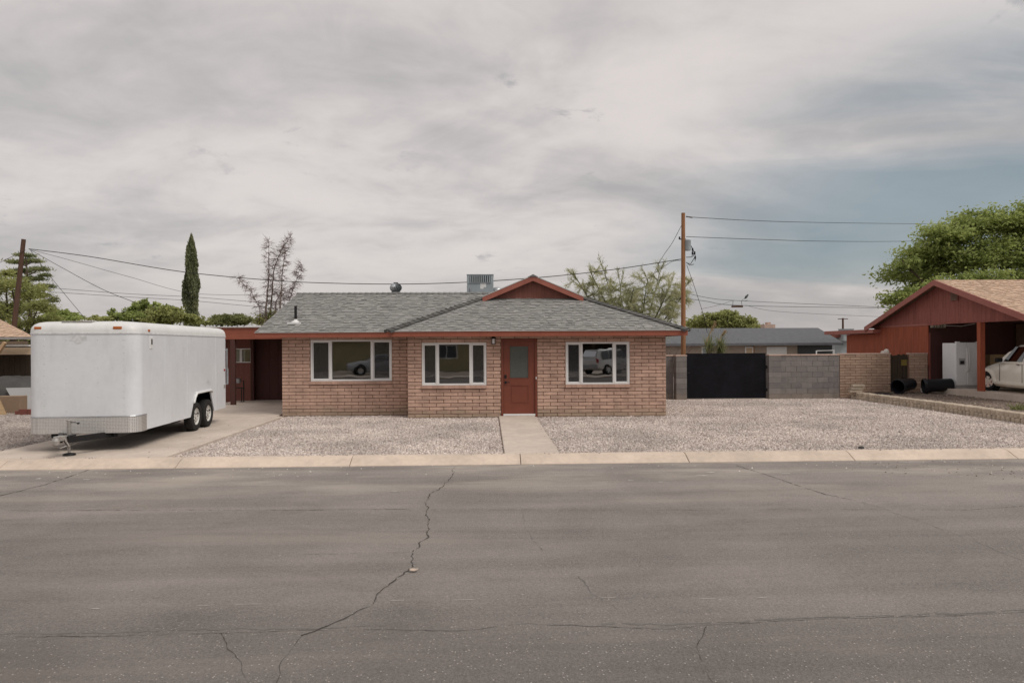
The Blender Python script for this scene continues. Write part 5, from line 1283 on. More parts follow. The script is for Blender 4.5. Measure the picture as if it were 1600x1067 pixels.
m_ = MB(); m_.box(rx-.1, rx-.02, LY+.1, LY+1.6, -.1, lz-.12); m_.build('side_wall', 'fencebrown', ln)
# stored things in front of it
def drape(name, mat, c, sx_, sy_, h, label, cat):
    m_ = MB(); n = 14; N_ = 20; rings = []
    for i in range(n+1):
        f = i/n; rr = math.cos(f*math.pi/2)**.55 if f < 1 else 0.02; z = h*math.sin(f*math.pi/2)**.8
        rings.append([(c[0]+sx_*rr*(1+.05*math.sin(k*2.1+i))*math.cos(2*math.pi*k/N_), c[1]+sy_*rr*(1+.04*math.sin(k*3.3))*math.sin(2*math.pi*k/N_), z*(1+.05*math.sin(k*1.7+i*.4))) for k in range(N_)])
    m_.loft(rings, True, True, True); return props(m_.build(name, mat, smooth=True), label, cat)
tp = AY(18, 620, 23.6); drape('covered_vehicle', 'tarp', (tp.x-.2, 24.0, 0), 1.25, 1.0, AY(18, 590, 23.6).z, 'grey tarp draped over a bulky stored object by the patio', 'tarp')
c = AZ(13, 646, 0); m_ = MB(); bt = AY(13, 619, c.y).z; m_.box(c.x-.42, c.x+.36, c.y, c.y+.35, 0, bt); props(m_.build('cardboard_box', 'cardboard', bevel=.01), 'brown cardboard box on the gravel beside the leaning white board', 'box')
a = AZ(30, 643, 0); b = AZ(60, 640, 0); tl = AY(9, 606.5, a.y+.35); tr_ = AY(50, 605.5, b.y+.35)
m_ = MB(); m_.prism([a, (b.x+.3, b.y, 0), (tr_.x+.2, tr_.y, tr_.z), tl], (0, .02, .008)); props(m_.build('white_board', 'boardgrey'), 'large white panel leaning beside the cardboard box', 'panel')
m_ = MB(); A = AZ(25, 648, 0); m_.box(A.x, A.x+1.2, A.y-.05, A.y+.05, 0, .12, M_=None); m_.box(A.x+.1, A.x+1.2, A.y-.04, A.y+.04, .121, .17); props(m_.build('lumber_plank', 'redwood', bevel=.004), 'reddish wooden beam lying at the foot of the white panel', 'plank')
m_ = MB(); A = AZ(-14, 650, 0); m_.prism([A, AZ(10, 648, 0), AY(-2, 622, A.y+.4), AY(-20, 612, A.y+.4)], (0, .025, .01)); props(m_.build('plywood_sheet', 'plywood'), 'tan plywood sheet leaning on the cardboard box', 'sheet')

# ------------------------------------------------------------------ poles and cables
def pole(name, mat, A, B, r0, r1, label):
    o = thing(name, label, 'pole', (A.x, A.y, 0)); m_ = MB(); m_.tube([A, A.lerp(B, .5), B], [r0, (r0+r1)/2, r1], 14); m_.build('shaft', mat, o, smooth=True); return o
RPY = 27.0
rt = AY(1067.5, 333, RPY); rb_ = AY(1068, 560, RPY); rb_.z = -.1; rb_.x = AY(1067.5, 555, RPY).x
rpole = pole('utility_pole', 'polebrown', rb_, rt, .105, .075, 'tan wooden utility pole with transformer behind the house corner')
m_ = MB(); p = AY(1073.6, 383, RPY); m_.lathe([(0, -.22), (.12, -.22), (.125, -.19), (.125, .17), (.13, .18), (.08, .22), (0, .23)], 16, Matrix.Translation((p.x+.02, RPY-.02, p.z))); m_.build('transformer', 'acgrey', rpole, smooth=True)
m_ = MB(); a = AY(1068, 374, RPY); m_.tube([(a.x-.16, RPY, a.z), (a.x+.1, RPY, a.z)], .02, 6); m_.lathe([(.03, 0), (.045, .03), (.03, .06), (.04, .09), (0, .11)], 8, Matrix.Translation((a.x-.16, RPY, a.z))); m_.build('bracket', 'cable', rpole)
LPY = 30.0
lt_, lb = AY(37, 374, LPY), AY(21, 520, LPY); lb = lt_+(lb-lt_)*((lt_.z+.1)/(lt_.z-lb.z))
lpole = pole('utility_pole', 'poledark', lb, lt_, .115, .085, 'dark brown leaning utility pole behind the left neighbour house')
fpA, fpB = AY(1317, 520, 75), AY(1317, 497, 75); fpA.z = -.3
fpole = pole('utility_pole', 'poledark', fpA, fpB, .13, .10, 'thin distant utility pole above the far roofs')
m_ = MB(); m_.cbox((fpB.x, 75, fpB.z-.1), (1.1, .1, .08)); m_.build('crossarm', 'poledark', fpole)
q0, q1 = AY(1318, 514.5, 60), AY(1334, 522, 60); m_ = MB(); m_.box(q0.x, q1.x, 60, 60.9, q1.z-.6, q0.z); m_.box(q0.x-.03, q1.x+.03, 59.97, 60.93, q0.z, q0.z+.05)
for k in range(8): m_.box(q0.x+.05+k*.105, q0.x+.10+k*.105, 59.96, 59.999, q1.z-.1, q0.z-.05)
props(m_.build('distant_cooler', 'acgrey'), 'far grey box cooler beside the distant utility pole', 'cooler')
fb = thing('distant_building', 'low reddish roofed building far behind the dark grey roof', 'building', (AY(1330, 530, 61).x, 63, 0))
m_ = MB(); a, b = AY(1300, 524, 60.5), AY(1350, 524, 60.5); m_.box(a.x, b.x+4, 60.5, 68, a.z-.2, AY(1320, 520.5, 60.5).z); m_.build('roof', 'redwood', fb); m_ = MB(); m_.box(a.x+.5, b.x+3.6, 61, 67.8, -.4, a.z-.21); m_.build('wall', 'acgrey', fb)
def cable(pts, r, label, sag=0.0, n=24, name='cable', cat='cable'):
    """pts: control points (Vector); smooth curve through them"""
    P = []
    for i in range(len(pts)-1):
        p0 = pts[max(i-1, 0)]; p1 = pts[i]; p2 = pts[i+1]; p3 = pts[min(i+2, len(pts)-1)]
        for k in range(n):
            t = k/n; P.append(.5*((2*p1)+(p2-p0)*t+(2*p0-5*p1+4*p2-p3)*t*t+(3*p1-p0-3*p2+p3)*t**3))
    P.append(pts[-1])
    if sag: 
        L = len(P)-1; P = [p-Vector((0, 0, sag*4*(k/L)*(1-k/L))) for k, p in enumerate(P)]
    m_ = MB(); m_.tube(P, r*.78, 5); return props(m_.build(name, 'cable', smooth=True), label, cat)
def cpx(pts): return [AY(a, b, y) for a, b, y in pts]
cable(cpx([(45, 389, LPY), (140, 401, LPY-.3), (280, 424, LPY-.7), (410, 437, LPY-1.1), (500, 442, LPY-1.3), (620, 444, LPY-1.6), (730, 441, LPY-2), (850, 433, LPY-2.3), (960, 421, LPY-2.6), (1064, 405, RPY)]), .020, 'thick service cable sagging from the left pole over the roof to the right pole')
cable(cpx([(46, 390, LPY), (100, 404, 31), (200, 432, 33), (300, 458, 35), (420, 461, 36)]), .011, 'thin cable falling from the left pole past the cypress')
cable(cpx([(48, 391, LPY), (100, 420, 28), (160, 452, 25.5), (215, 474, 24)]), .013, 'cable dropping from the left pole to the bushes behind the trailer')
cable(cpx([(48, 392, LPY), (85, 440, 29), (133, 498, 28)]), .012, 'steep guy wire from the left pole to the ground')
cable(cpx([(-10, 415, 29), (40, 391, LPY)]), .012, 'short cable reaching the left pole from the street side')
cable(cpx([(80, 450, 36), (200, 459, 36.5), (300, 464, 37), (400, 472, 37.5), (480, 478, 38)]), .013, 'upper of two level cables behind the cypress')
cable(cpx([(75, 456, 36), (200, 464, 36.5), (300, 470, 37), (400, 479, 37.5), (480, 484, 38)]), .013, 'lower of two level cables behind the cypress')
cable(cpx([(1072, 339, RPY), (1180, 345, 29), (1290, 348, 34), (1460, 350, 44), (1640, 350, 50)]), .015, 'topmost power line running from the right pole to the big tree')
cable(cpx([(1072, 370, RPY), (1180, 374, 29), (1290, 377, 34), (1420, 377, 44), (1640, 372, 50)]), .015, 'second power line running from the transformer to the big tree')
cable(cpx([(1066, 350, RPY), (1050, 380, 29), (1035, 402, 31), (1015, 440, 33)]), .013, 'guy wire slanting from the right pole down into the feathery tree')
cable(cpx([(1064, 407, RPY), (1050, 409, 28), (1030, 422, 30), (1000, 445, 33)]), .012, 'cable from the right pole dipping behind the feathery tree')
cable(cpx([(1073, 414, RPY), (1085, 448, 27.5), (1100, 495, 28.5), (1105, 520, 29)]), .012, 'steep wire from the right pole down to the shrub')
cable(cpx([(1070, 458, 40), (1110, 466, 40), (1140, 469, 40), (1220, 473, 41), (1380, 480, 43), (1480, 486, 44)]), .016, 'upper cable of the low line crossing to the red house')
cable(cpx([(1070, 466, 40), (1105, 471, 40), (1135, 476, 40), (1220, 479, 41), (1380, 481, 43), (1480, 482, 44)]), .018, 'thick middle cable of the low line crossing to the red house')
cable(cpx([(1165, 477, 40), (1220, 487, 41), (1380, 495, 43), (1480, 498, 44)]), .011, 'lowest thin cable of the low line crossing to the red house')
cable(cpx([(1095, 483, 40), (1130, 475, 40), (1143, 470, 40), (1165, 470, 40), (1167, 468, 40)]), .011, 'loose tail wire around the hanging splice box')
q = AY(1152, 479, 40); sb = thing('splice_box', 'dark splice box hanging on the low cables', 'splice box', (q.x, 40, q.z)); m_ = MB(); m_.box(q.x-.33, q.x+.33, 39.95, 40.07, q.z-.05, q.z+.06); m_.build('case', 'poledark', sb); m_ = MB()
for s_ in (-.28, .28): m_.tube([(q.x+s_, 40, q.z+.05), (q.x+s_*.9, 40, q.z+.33)], .012, 5)
m_.build('hanger', 'cable', sb)
# dove on the wire
dv = AY(1166, 466.5, 40); m_ = MB(); m_.lathe([(.0, -.17), (.05, -.10), (.075, 0), (.06, .08), (.045, .11), (.05, .14), (.035, .18), (0, .20)], 10, Matrix.Translation(dv+Vector((0, 0, .10))) @ Matrix.Rotation(R(40), 4, 'Y')); m_.prism([dv+Vector((-.05, 0, .0)), dv+Vector((-.26, -.03, -.10)), dv+Vector((-.26, .03, -.10))], (.02, 0, .03)); props(m_.build('bird', 'acdark', smooth=True), 'small dark bird perched on the low cable', 'bird')
# drop leads on the right pole
for i, (x0, y0, x1, y1) in enumerate(((1077, 380, 1086, 408), (1076, 378, 1081, 400), (1072, 402, 1084, 396))):
    A, B = AY(x0, y0, RPY), AY(x1, y1, RPY); m_ = MB(); P = [A.lerp(B, t/8)+Vector((.10*math.sin(math.pi*t/8), 0, -.05*math.sin(math.pi*t/8))) for t in range(9)]; m_.tube(P, .014, 5)
    if i < 2:
        for t in (.55, .8): c = A.lerp(B, t); m_.lathe([(0, -.07), (.035, -.05), (.035, .05), (0, .07)], 7, Matrix.Translation(c+Vector((.09*math.sin(math.pi*t), 0, 0))))
    m_.build('drop_lead', 'cable', rpole)
m_ = MB()
for a, b in (((1072, 410), (1084, 413)), ((1073, 411), (1085, 403))): m_.tube([AY(*a, RPY), AY((a[0]+b[0])/2, max(a[1], b[1])+1.5, RPY), AY(*b, RPY)], .014, 5)
m_.build('drop_lead', 'cable', rpole)
m_ = MB(); p = AY(1079, 340, RPY)
for k in range(5): c = AY(1073+k*2.0, 338.6+k*.35, RPY); m_.lathe([(0, -.035), (.035, 0), (0, .035)], 8, Matrix.Translation(c) @ Matrix.Rotation(R(90), 4, 'Y'))
m_.build('insulator', 'poledark', rpole)

# ------------------------------------------------------------------ vegetation
def leaves(name, C, size, mat, parent, asp=.45, updir=None, upw=0.0, tone_mu=None, rng=npr, dirs=None, flat=False):
    n = len(C); size = np.broadcast_to(np.asarray(size), (n,))*rng.uniform(.6, 1.35, n)
    d = rng.normal(size=(n, 3)); 
    if updir is not None: d = d*(1-upw)+np.asarray(updir)*upw*1.6
    if dirs is not None: d = d*.25+dirs
    d /= np.linalg.norm(d, axis=1, keepdims=True)
    r_ = rng.normal(size=(n, 3))
    if flat:
        d[:, 2] *= .5; d /= np.linalg.norm(d, axis=1, keepdims=True); r_ = r_*.85+np.array([.25, -.35, .8])
    s = np.cross(d, r_); s /= np.linalg.norm(s, axis=1, keepdims=True)+1e-9
    L = d*size[:, None]*.5; W = s*size[:, None]*.5*asp
    V = np.stack([C-L, C+W*.9-L*.1, C+L, C-W*.9-L*.1], 1).reshape(-1, 3); F = np.arange(n*4).reshape(-1, 4)
    tone = rng.uniform(0, 1, n) if tone_mu is None else np.clip(tone_mu+rng.normal(0, .16, n), 0, 1)
    off = np.array(rootloc(parent)); return npmesh(name, V-off, F, mat, tone=tone, parent=parent)
def grow(root, dir_, length, rad, depth, rr, spread=.55, shrink=.72, kids=(2, 3), up=.12, wig=.12, segs=4, minr=.006):
    """recursive branches -> list of (points, radii), tips"""
    out = []; tips = []
    def rec(p, d, L, r_, k):
        pts = [p.copy()]; rs = [r_]; q = p.copy(); dd = d.copy()
        for i in range(segs):
            dd = (dd+Vector((rr.uniform(-wig, wig), rr.uniform(-wig, wig), rr.uniform(-wig, wig)+up*.5))).normalized(); q = q+dd*L/segs; pts.append(q.copy()); rs.append(max(minr, r_*(1-.42*(i+1)/segs)))
        out.append((pts, rs))
        if k == 0: tips.append((q, dd, pts)); return
        for _ in range(rr.randint(*kids)):
            a = Vector((rr.gauss(0, 1), rr.gauss(0, 1), rr.gauss(0, 1))); a = (a-dd*a.dot(dd)).normalized()
            nd = (dd+a*rr.uniform(.5, 1.2)*spread*1.4+Vector((0, 0, up))).normalized()
            st_ = q if rr.random() < .65 else pts[rr.randint(max(1, segs-2), segs)]
            rec(st_, nd, L*shrink*rr.uniform(.75, 1.15), rs[-1]*.82, k-1)
    rec(Vector(root), Vector(dir_).normalized(), length, rad, depth)
    return out, tips
def tubes(name, br, mat, parent, n=5):
    m_ = MB()
    for pts, rs in br: m_.tube(pts, rs, n, cap=False)
    return m_.build(name, mat, parent, fixn=False, smooth=True)
def clump_tree(name, label, cat, base, blobs, nleaf, size, lm, bark, trunk_r, asp=.5, group=None, shell=.55, seed=1, branch=True, upw=0, droop=0):
    """crown made of leaf clumps; blobs: (centre, radii)"""
    rg = np.random.default_rng(seed); rr = random.Random(seed); o = thing(name, label, cat, base, 0, group)
    br = []; B = Vector(base); cz = sum(c.z for c, _ in blobs)/len(blobs); cx_ = sum(c.x for c, _ in blobs)/len(blobs); cy_ = sum(c.y for c, _ in blobs)/len(blobs)
    lowz = min(c.z-r_[2]*.6 for c, r_ in blobs); fork = Vector((B.x*.6+cx_*.4, B.y*.6+cy_*.4, max(B.z+.5, B.z*.45+lowz*.55)))
    br.append(([B, B.lerp(fork, .5)+Vector((rr.uniform(-.1, .1), 0, 0)), fork], [trunk_r, trunk_r*.82, trunk_r*.7]))
    Cs = []; tn = []; tot = sum((r_[0]*r_[1]*r_[2])**.667 for _, r_ in blobs)
    for c, r_ in blobs:
        mid = fork.lerp(c, .55)+Vector((rr.uniform(-.3, .3), rr.uniform(-.3, .3), rr.uniform(0, .3)))
        br.append(([fork, mid, c, c+Vector((rr.uniform(-.3, .3)*r_[0], rr.uniform(-.3, .3)*r_[1], r_[2]*.6))], [trunk_r*.5, trunk_r*.3, trunk_r*.16, .01]))
        share = (r_[0]*r_[1]*r_[2])**.667/tot
        nsub = max(5, int(26*share*len(blobs)))
        for _ in range(nsub):
            v = rg.normal(size=3); v /= np.linalg.norm(v); rad = shell+(1-shell)*rg.random(); v[2] = v[2] if v[2] > -.4 else v[2]*.5
            sc_ = np.array([c.x+v[0]*r_[0]*rad, c.y+v[1]*r_[1]*rad, c.z+v[2]*r_[2]*rad])
            br.append(([c, Vector(sc_)], [trunk_r*.10+.006, .006]))
            k = max(6, int(nleaf*share/nsub)); sp = np.array(r_)*rg.uniform(.20, .34)
            g_ = rg.normal(size=(k, 3))*sp*np.array([1, 1, .7]); Cs.append(sc_+g_-np.array([0, 0, droop])*np.abs(g_[:, :1])); tn.append(np.full(k, rg.uniform(.15, .85)))
    Cs = np.concatenate(Cs); tn = np.concatenate(tn)
    tubes('trunk', br, bark, o); leaves('crown', Cs, size, lm, o, asp, updir=(0, 0, 1) if upw else None, upw=upw, tone_mu=tn, rng=rg, flat=True)
    return o
V3 = Vector
def V3_(a, b, c): return Vector((a, b, c))
def blobs_px(lst, Y, dpth=1.0):
    out = []
    for px, py, rx, rz in lst:
        yy = Y+rnd.uniform(-1, 1)*dpth; c = AY(px, py, yy); s = yy/FPX; out.append((c, (rx*s, max(rx, rz)*s*.9, rz*s)))
    return out
# big ash behind the red house
bt = blobs_px([(1425, 425, 38, 26), (1450, 385, 40, 26), (1490, 360, 42, 24), (1530, 350, 36, 22), (1575, 345, 42, 24), (1620, 352, 42, 30), (1480, 410, 40, 28), (1530, 400, 40, 30), (1580, 395, 40, 32), (1630, 400, 45, 35), (1408, 465, 26, 16), (1440, 460, 34, 22), (1490, 450, 38, 24), (1545, 440, 38, 22), (1600, 440, 40, 24), (1660, 380, 50, 50), (1395, 488, 14, 10), (1412, 412, 20, 14), (1660, 450, 40, 30)], 40, 2.2)
clump_tree('shade_tree', 'large rounded leafy green tree behind the red house', 'tree', (AY(1570, 500, 40).x, 40, -.3), bt, 72000, .22, 'leaf_mid', 'bark', .30, seed=4, shell=.72, droop=.15)
# flowering shrub behind far house
sb_ = blobs_px([(1090, 505, 18, 11), (1112, 500, 18, 12), (1135, 497, 18, 12), (1158, 502, 18, 10), (1178, 508, 12, 8), (1125, 510, 30, 10), (1160, 511, 26, 8)], 58, 1.0)
ft = clump_tree('leafy_tree', 'pale green leafy tree rising behind the dark grey roof', 'tree', (AY(1130, 520, 58).x, 58, -.3), sb_, 11000, .25, 'leaf_light', 'bark', .15, seed=8, shell=.6, upw=.35)
# feathery palo verde
def feather(name, label, base, stems, seed, lm, bark, nl, lsize, tipup=.15, depth=4, rad=.07):
    rr = random.Random(seed); rg = np.random.default_rng(seed); o = thing(name, label, 'tree', base); BR = []; TP = []
    for top, L in stems:
        d = (Vector(top)-Vector(base)); br, tp = grow(base, d, d.length*.45, rad, depth, rr, spread=.42, shrink=.70, kids=(2, 3), up=tipup, wig=.10); BR += br; TP += tp
    tubes('trunk', BR, bark, o, 4)
    C = []; T = []
    for q, d, pts in TP:
        t_ = rg.uniform(.1, .9)
        for _ in range(nl):
            # leaflets strung along thin arching twigs
            tw = Vector((rg.normal(), rg.normal(), rg.normal()))*.35+d; tw.normalize(); L = rg.uniform(.25, .75); s0 = pts[rg.integers(1, len(pts))]
            for j in range(7): f = j/7; C.append(s0+tw*L*f-Vector((0, 0, .22*f*f*L))+Vector(rg.normal(size=3)*.025)); T.append(t_)
    leaves('crown', np.array([tuple(c) for c in C]), lsize, lm, o, .22, tone_mu=np.array(T), rng=rg)
    return o
PVY = 31.0
b0 = AY(985, 530, PVY); b0.z = -.1
pvt = thing('palo_verde', 'feathery pale green desert tree behind the right roof hip', 'tree', b0); rr = random.Random(12); rg = np.random.default_rng(12); BR = []; C = []; D = []; T = []
heads = [(898, 430, 26), (920, 420, 26), (945, 428, 26), (968, 440, 24), (990, 450, 22), (1012, 436, 26), (1030, 428, 24), (1048, 445, 24), (1058, 470, 24), (1035, 480, 30), (1005, 480, 28), (960, 470, 26), (925, 455, 28), (1050, 500, 26), (1020, 510, 26), (985, 500, 26), (945, 490, 24), (975, 480, 26), (1072, 455, 14), (1078, 440, 10)]
for px, py, rp_ in heads:
    c = AY(px, py, PVY+rr.uniform(-1.2, 1.2)); s_ = PVY/FPX; f0 = b0+V3_(rr.uniform(-.4, .4), 0, rr.uniform(1.2, 2.2)); md_ = f0.lerp(c, .55)+V3_(rr.uniform(-.2, .2), 0, -.25); BR.append(([b0, f0, md_, c], [.10, .07, .045, .018]))
    for _ in range(16):
        a_ = V3_(rr.gauss(0, 1), rr.gauss(0, .8), rr.gauss(.25, .7)).normalized(); L = rp_*s_*rr.uniform(.5, 1.15); st0 = md_.lerp(c, rr.uniform(.4, 1)); e_ = st0+a_*L; BR.append(([st0, st0.lerp(e_, .5)+V3_(0, 0, .06), e_], [.014, .009, .005])); tn_ = rr.uniform(.15, .9)
        for _ in range(30):
            t0_ = st0.lerp(e_, rr.uniform(.25, 1.05)); d_ = (a_+V3_(rr.gauss(0, .55), rr.gauss(0, .55), rr.gauss(.1, .5))).normalized(); LL = rr.uniform(.15, .45)
            for j in range(6):
                C.append(tuple(t0_+d_*LL*j/6-V3_(0, 0, .10*(j/6)**2)+V3_(rr.gauss(0, .012), rr.gauss(0, .012), rr.gauss(0, .012)))); T.append(tn_); D.append(tuple(d_))
tubes('trunk', BR, 'barkgreen', pvt, 4); leaves('crown', np.array(C), .13, 'leaf_pv', pvt, .13, tone_mu=np.array(T), rng=rg, dirs=np.array(D))
# bare dry tree
rr = random.Random(23); dt = thing('dry_tree', 'bare brown dry tree behind the left roof end', 'tree', (AY(415, 500, 30).x, 30, -.1)); BR = []
def dry_branch(pts, r0, tw, L0):
    pts = [AY(*p) for p in pts]; n = len(pts); P = []
    for i in range(n-1):
        for k in range(6): P.append(pts[i].lerp(pts[i+1], k/6)+Vector((rr.uniform(-.012, .012), rr.uniform(-.02, .02), 0)))
    P.append(pts[-1]); BR.append((P, [max(.008, r0*(1-.85*k/(len(P)-1))) for k in range(len(P))]))
    for k in range(len(P)):
        if k < len(P)*.18: continue
        for _ in range(tw+2):
            a = Vector((rr.gauss(0, 1), rr.gauss(0, 1), rr.gauss(.15, .5))).normalized(); L = L0*rr.uniform(.4, 1.1)*(1.1-.55*k/len(P)); e_ = P[k]+a*L-Vector((0, 0, .12*L)); m1 = P[k].lerp(e_, .5)+Vector((0, 0, .09*L)); BR.append(([P[k], m1, e_], [.009, .006, .004]))
            for _ in range(7):
                f = rr.uniform(.3, 1); s = P[k].lerp(e_, f)+Vector((0, 0, .06*L)); a2 = (a+Vector((rr.gauss(0, .8), rr.gauss(0, .8), rr.gauss(-.2, .6)))).normalized(); BR.append(([s, s+a2*rr.uniform(.10, .30)], [.005, .003]))
dry_branch([(415, 540, 30), (416, 480, 30), (420, 430, 30), (420, 378, 30)], .06, 4, .38)
dry_branch([(418, 540, 30.2), (424, 470, 30.2), (428, 420, 30), (440, 390, 30), (453, 371, 30)], .045, 3, .3)
dry_branch([(438, 540, 29.8), (438, 480, 29.8), (441, 430, 29.8), (446, 388, 29.8)], .05, 4, .36)
dry_branch([(442, 530, 30), (452, 470, 30), (462, 440, 30), (471, 413, 30)], .03, 4, .34)
dry_branch([(410, 520, 30), (405, 480, 30), (392, 455, 30), (371, 434, 30)], .022, 2, .36)
dry_branch([(428, 510, 30), (432, 470, 30), (440, 455, 30)], .04, 2, .6)
tubes('trunk', BR, 'barkdry', dt, 4)
bl_ = blobs_px([(412, 498, 12, 9), (425, 494, 10, 10), (404, 502, 8, 7)], 30, .3); Cc = np.concatenate([np.array(c)+npr.normal(size=(260, 3))*np.array(r_)*.5 for c, r_ in bl_]); leaves('green_shoot', Cc, .13, 'leaf_light', dt, .4)['kind'] = 'stuff'
# cypress
cyY = 45; cb_, ct = AY(298, 505, cyY), AY(299, 372, cyY); cyp = thing('cypress_tree', 'tall narrow dark green cypress behind the trailer', 'tree', (cb_.x, cyY, -.3))
n = 15000; f = npr.random(n)**.8; z = .3+(ct.z-.3)*f; prof_ = .46*np.clip((1-f)*3.6, 0, 1)**.62*(.86+.14*np.sin(f*23)); th = npr.uniform(0, 2*np.pi, n); lump = 1+.22*np.sin(th*3+f*17)+.12*np.sin(th*5-f*31); rad_ = prof_*lump*(.66+.38*npr.random(n))
C = np.stack([cb_.x+(ct.x-cb_.x)*f+rad_*np.cos(th), cyY+rad_*np.sin(th), z+.12*npr.normal(size=n)], 1)
leaves('crown', C, .26, 'leaf_cypress', cyp, .35, updir=(0, 0, 1), upw=.62, tone_mu=.45+.35*np.sin(th*3+f*17)*.6)
m_ = MB(); m_.tube([(cb_.x, cyY, -.3), (cb_.x, cyY, 3), (ct.x, cyY, ct.z-.5)], [.18, .12, .03], 8); m_.build('trunk', 'bark', cyp)
# bushes behind the trailer
def down(lst):       # carry a bush's foliage down to the ground
    return lst+[(x, y+dy, rx*1.25, max(rz, 9)*1.5) for x, y, rx, rz in lst[::2] for dy in (28, 58)]
clump_tree('round_bush', 'dark round leafy bush beside the cypress foot', 'bush', (AY(222, 500, 38).x, 38, -.2), blobs_px(down([(205, 489, 12, 9), (219, 478, 8, 9), (228, 474, 6, 7), (240, 481, 9, 8), (262, 483, 8, 7), (250, 487, 9, 7), (228, 494, 24, 9), (197, 497, 8, 8), (213, 484, 9, 8)]), 38, .5), 15000, .20, 'leaf_mid', 'bark', .12, seed=41, upw=.3, shell=.75)
clump_tree('light_bush', 'light yellow green bush spreading in front of the cypress', 'bush', (AY(275, 500, 36).x, 36, -.2), blobs_px(down([(250, 492, 18, 10), (268, 486, 14, 8), (285, 494, 16, 9), (303, 499, 16, 8), (325, 504, 12, 5), (255, 500, 26, 8), (160, 499, 14, 4), (145, 497, 8, 5)]), 36, .5), 13000, .18, 'leaf_light', 'bark', .10, seed=42)
clump_tree('low_bush', 'olive green bush above the carport roof', 'bush', (AY(362, 505, 34).x, 34, -.2), blobs_px(down([(345, 499, 12, 7), (362, 495, 14, 7), (382, 499, 13, 7), (362, 504, 26, 7)]), 34, .4), 10000, .15, 'leaf_olive', 'bark', .09, seed=43)
clump_tree('dark_bush', 'dark dome shaped tree top just left of the trailer roof', 'tree', (AY(95, 500, 44).x, 44, -.2), blobs_px([(80, 494, 14, 6), (98, 491, 16, 6), (115, 495, 12, 6), (96, 500, 26, 7)], 44, .5), 4200, .20, 'leaf_mid', 'bark', .12, seed=44)
clump_tree('sapling', 'thin upright sapling with sparse leaves behind the trailer', 'tree', (AY(177, 500, 37).x, 37, -.2), blobs_px([(177, 490, 5, 8), (172, 498, 7, 5), (182, 497, 6, 5)], 37, .2), 420, .20, 'leaf_mid', 'bark', .05, seed=45, upw=.4)
clump_tree('mesquite_tree', 'soft light green tree filling the gap behind the left pole', 'tree', (AY(25, 500, 34).x, 34, -.2), blobs_px([(-5, 450, 26, 20), (18, 445, 24, 16), (45, 455, 24, 18), (20, 480, 30, 20), (60, 480, 22, 16), (-10, 490, 30, 22), (75, 500, 16, 10), (45, 505, 30, 14), (8, 428, 14, 8), (10, 525, 32, 22), (55, 530, 30, 22), (-25, 530, 30, 24), (15, 570, 30, 26), (60, 572, 28, 24)], 34, 1.0), 22000, .19, 'leaf_light', 'bark', .16, asp=.28, seed=46, shell=.35, droop=.3)
# pine: trunk, whorled limbs, needle tufts
rr = random.Random(5); rg = np.random.default_rng(5); PY = 46; pb = AY(45, 520, PY); pt = AY(40, 397, PY); pine = thing('pine_tree', 'tall pine with tufted open limbs behind the left pole', 'tree', (pb.x, PY, -.2)); BR = [([V3((pb.x, PY, -.2)), V3((pb.x+.1, PY, 4)), pt], [.22, .15, .03])]; C = []; T = []
for px, py, rx, rz in [(40, 399, 14, 5), (25, 410, 14, 6), (52, 408, 14, 6), (62, 421, 14, 6), (35, 424, 16, 7), (15, 428, 12, 7), (50, 436, 18, 7), (70, 430, 8, 5), (72, 447, 12, 5), (55, 452, 16, 7), (66, 462, 14, 6), (80, 470, 10, 5), (62, 478, 14, 6), (76, 484, 12, 5), (30, 445, 14, 7), (40, 465, 16, 8), (86, 466, 5, 3)]:
    c = AY(px, py, PY+rr.uniform(-1, 1)); s = PY/FPX; o_ = pb.lerp(pt, max(0, min(.98, (c.z-.3-pb.z)/(pt.z-pb.z)))); BR.append(([o_, o_.lerp(c, .6)-V3((0, 0, .05)), c+V3((0, 0, .1))], [.06, .04, .015]))
    k = int(rx*rz*8); g_ = rg.normal(size=(k, 3))*np.array([rx*s*.45, rx*s*.45, rz*s*.42]); g_[:, 2] = np.abs(g_[:, 2])*.8-.05; C.append(np.array(c)+g_); T.append(np.full(k, rr.uniform(.2, .8)))
tubes('trunk', BR, 'bark', pine); leaves('crown', np.concatenate(C), .24, 'leaf_pine', pine, .22, updir=(0, 0, 1), upw=.35, tone_mu=np.concatenate(T), rng=rg)
# yucca with dry stalks behind the gate
yk = AY(1112, 545, 29); yu = thing('yucca_plant', 'spiky yucca with two tall dry flower stalks behind the black gate', 'plant', (yk.x, 29, 0)); m_ = MB(); rr = random.Random(31)
for k in range(520):
    c = V3((yk.x+rr.choice((-.12, .38))+rr.uniform(-.12, .12), 29+rr.uniform(-.15, .15), yk.z+.05+rr.uniform(-.3, .25))); a = V3((rr.gauss(0, 1), rr.gauss(0, 1), rr.gauss(.35, .7))).normalized(); L = rr.uniform(.45, .85); s = a.cross(V3((0, 0, 1))); s = (s.normalized() if s.length > .05 else V3((1, 0, 0)))*.014
    m_.poly([c-s, c+a*L-V3((0, 0, .05)), c+s], rr.random())
m_.build('leaf_rosette', 'leaf_yucca', yu, fixn=False)
m_ = MB(); m_.tube([(yk.x-.1, 29, 0), (yk.x-.1, 29, yk.z)], .11, 8); m_.tube([(yk.x+.38, 29.1, 0), (yk.x+.38, 29.1, yk.z-.05)], .10, 8); m_.build('trunk', 'barkdry', yu)
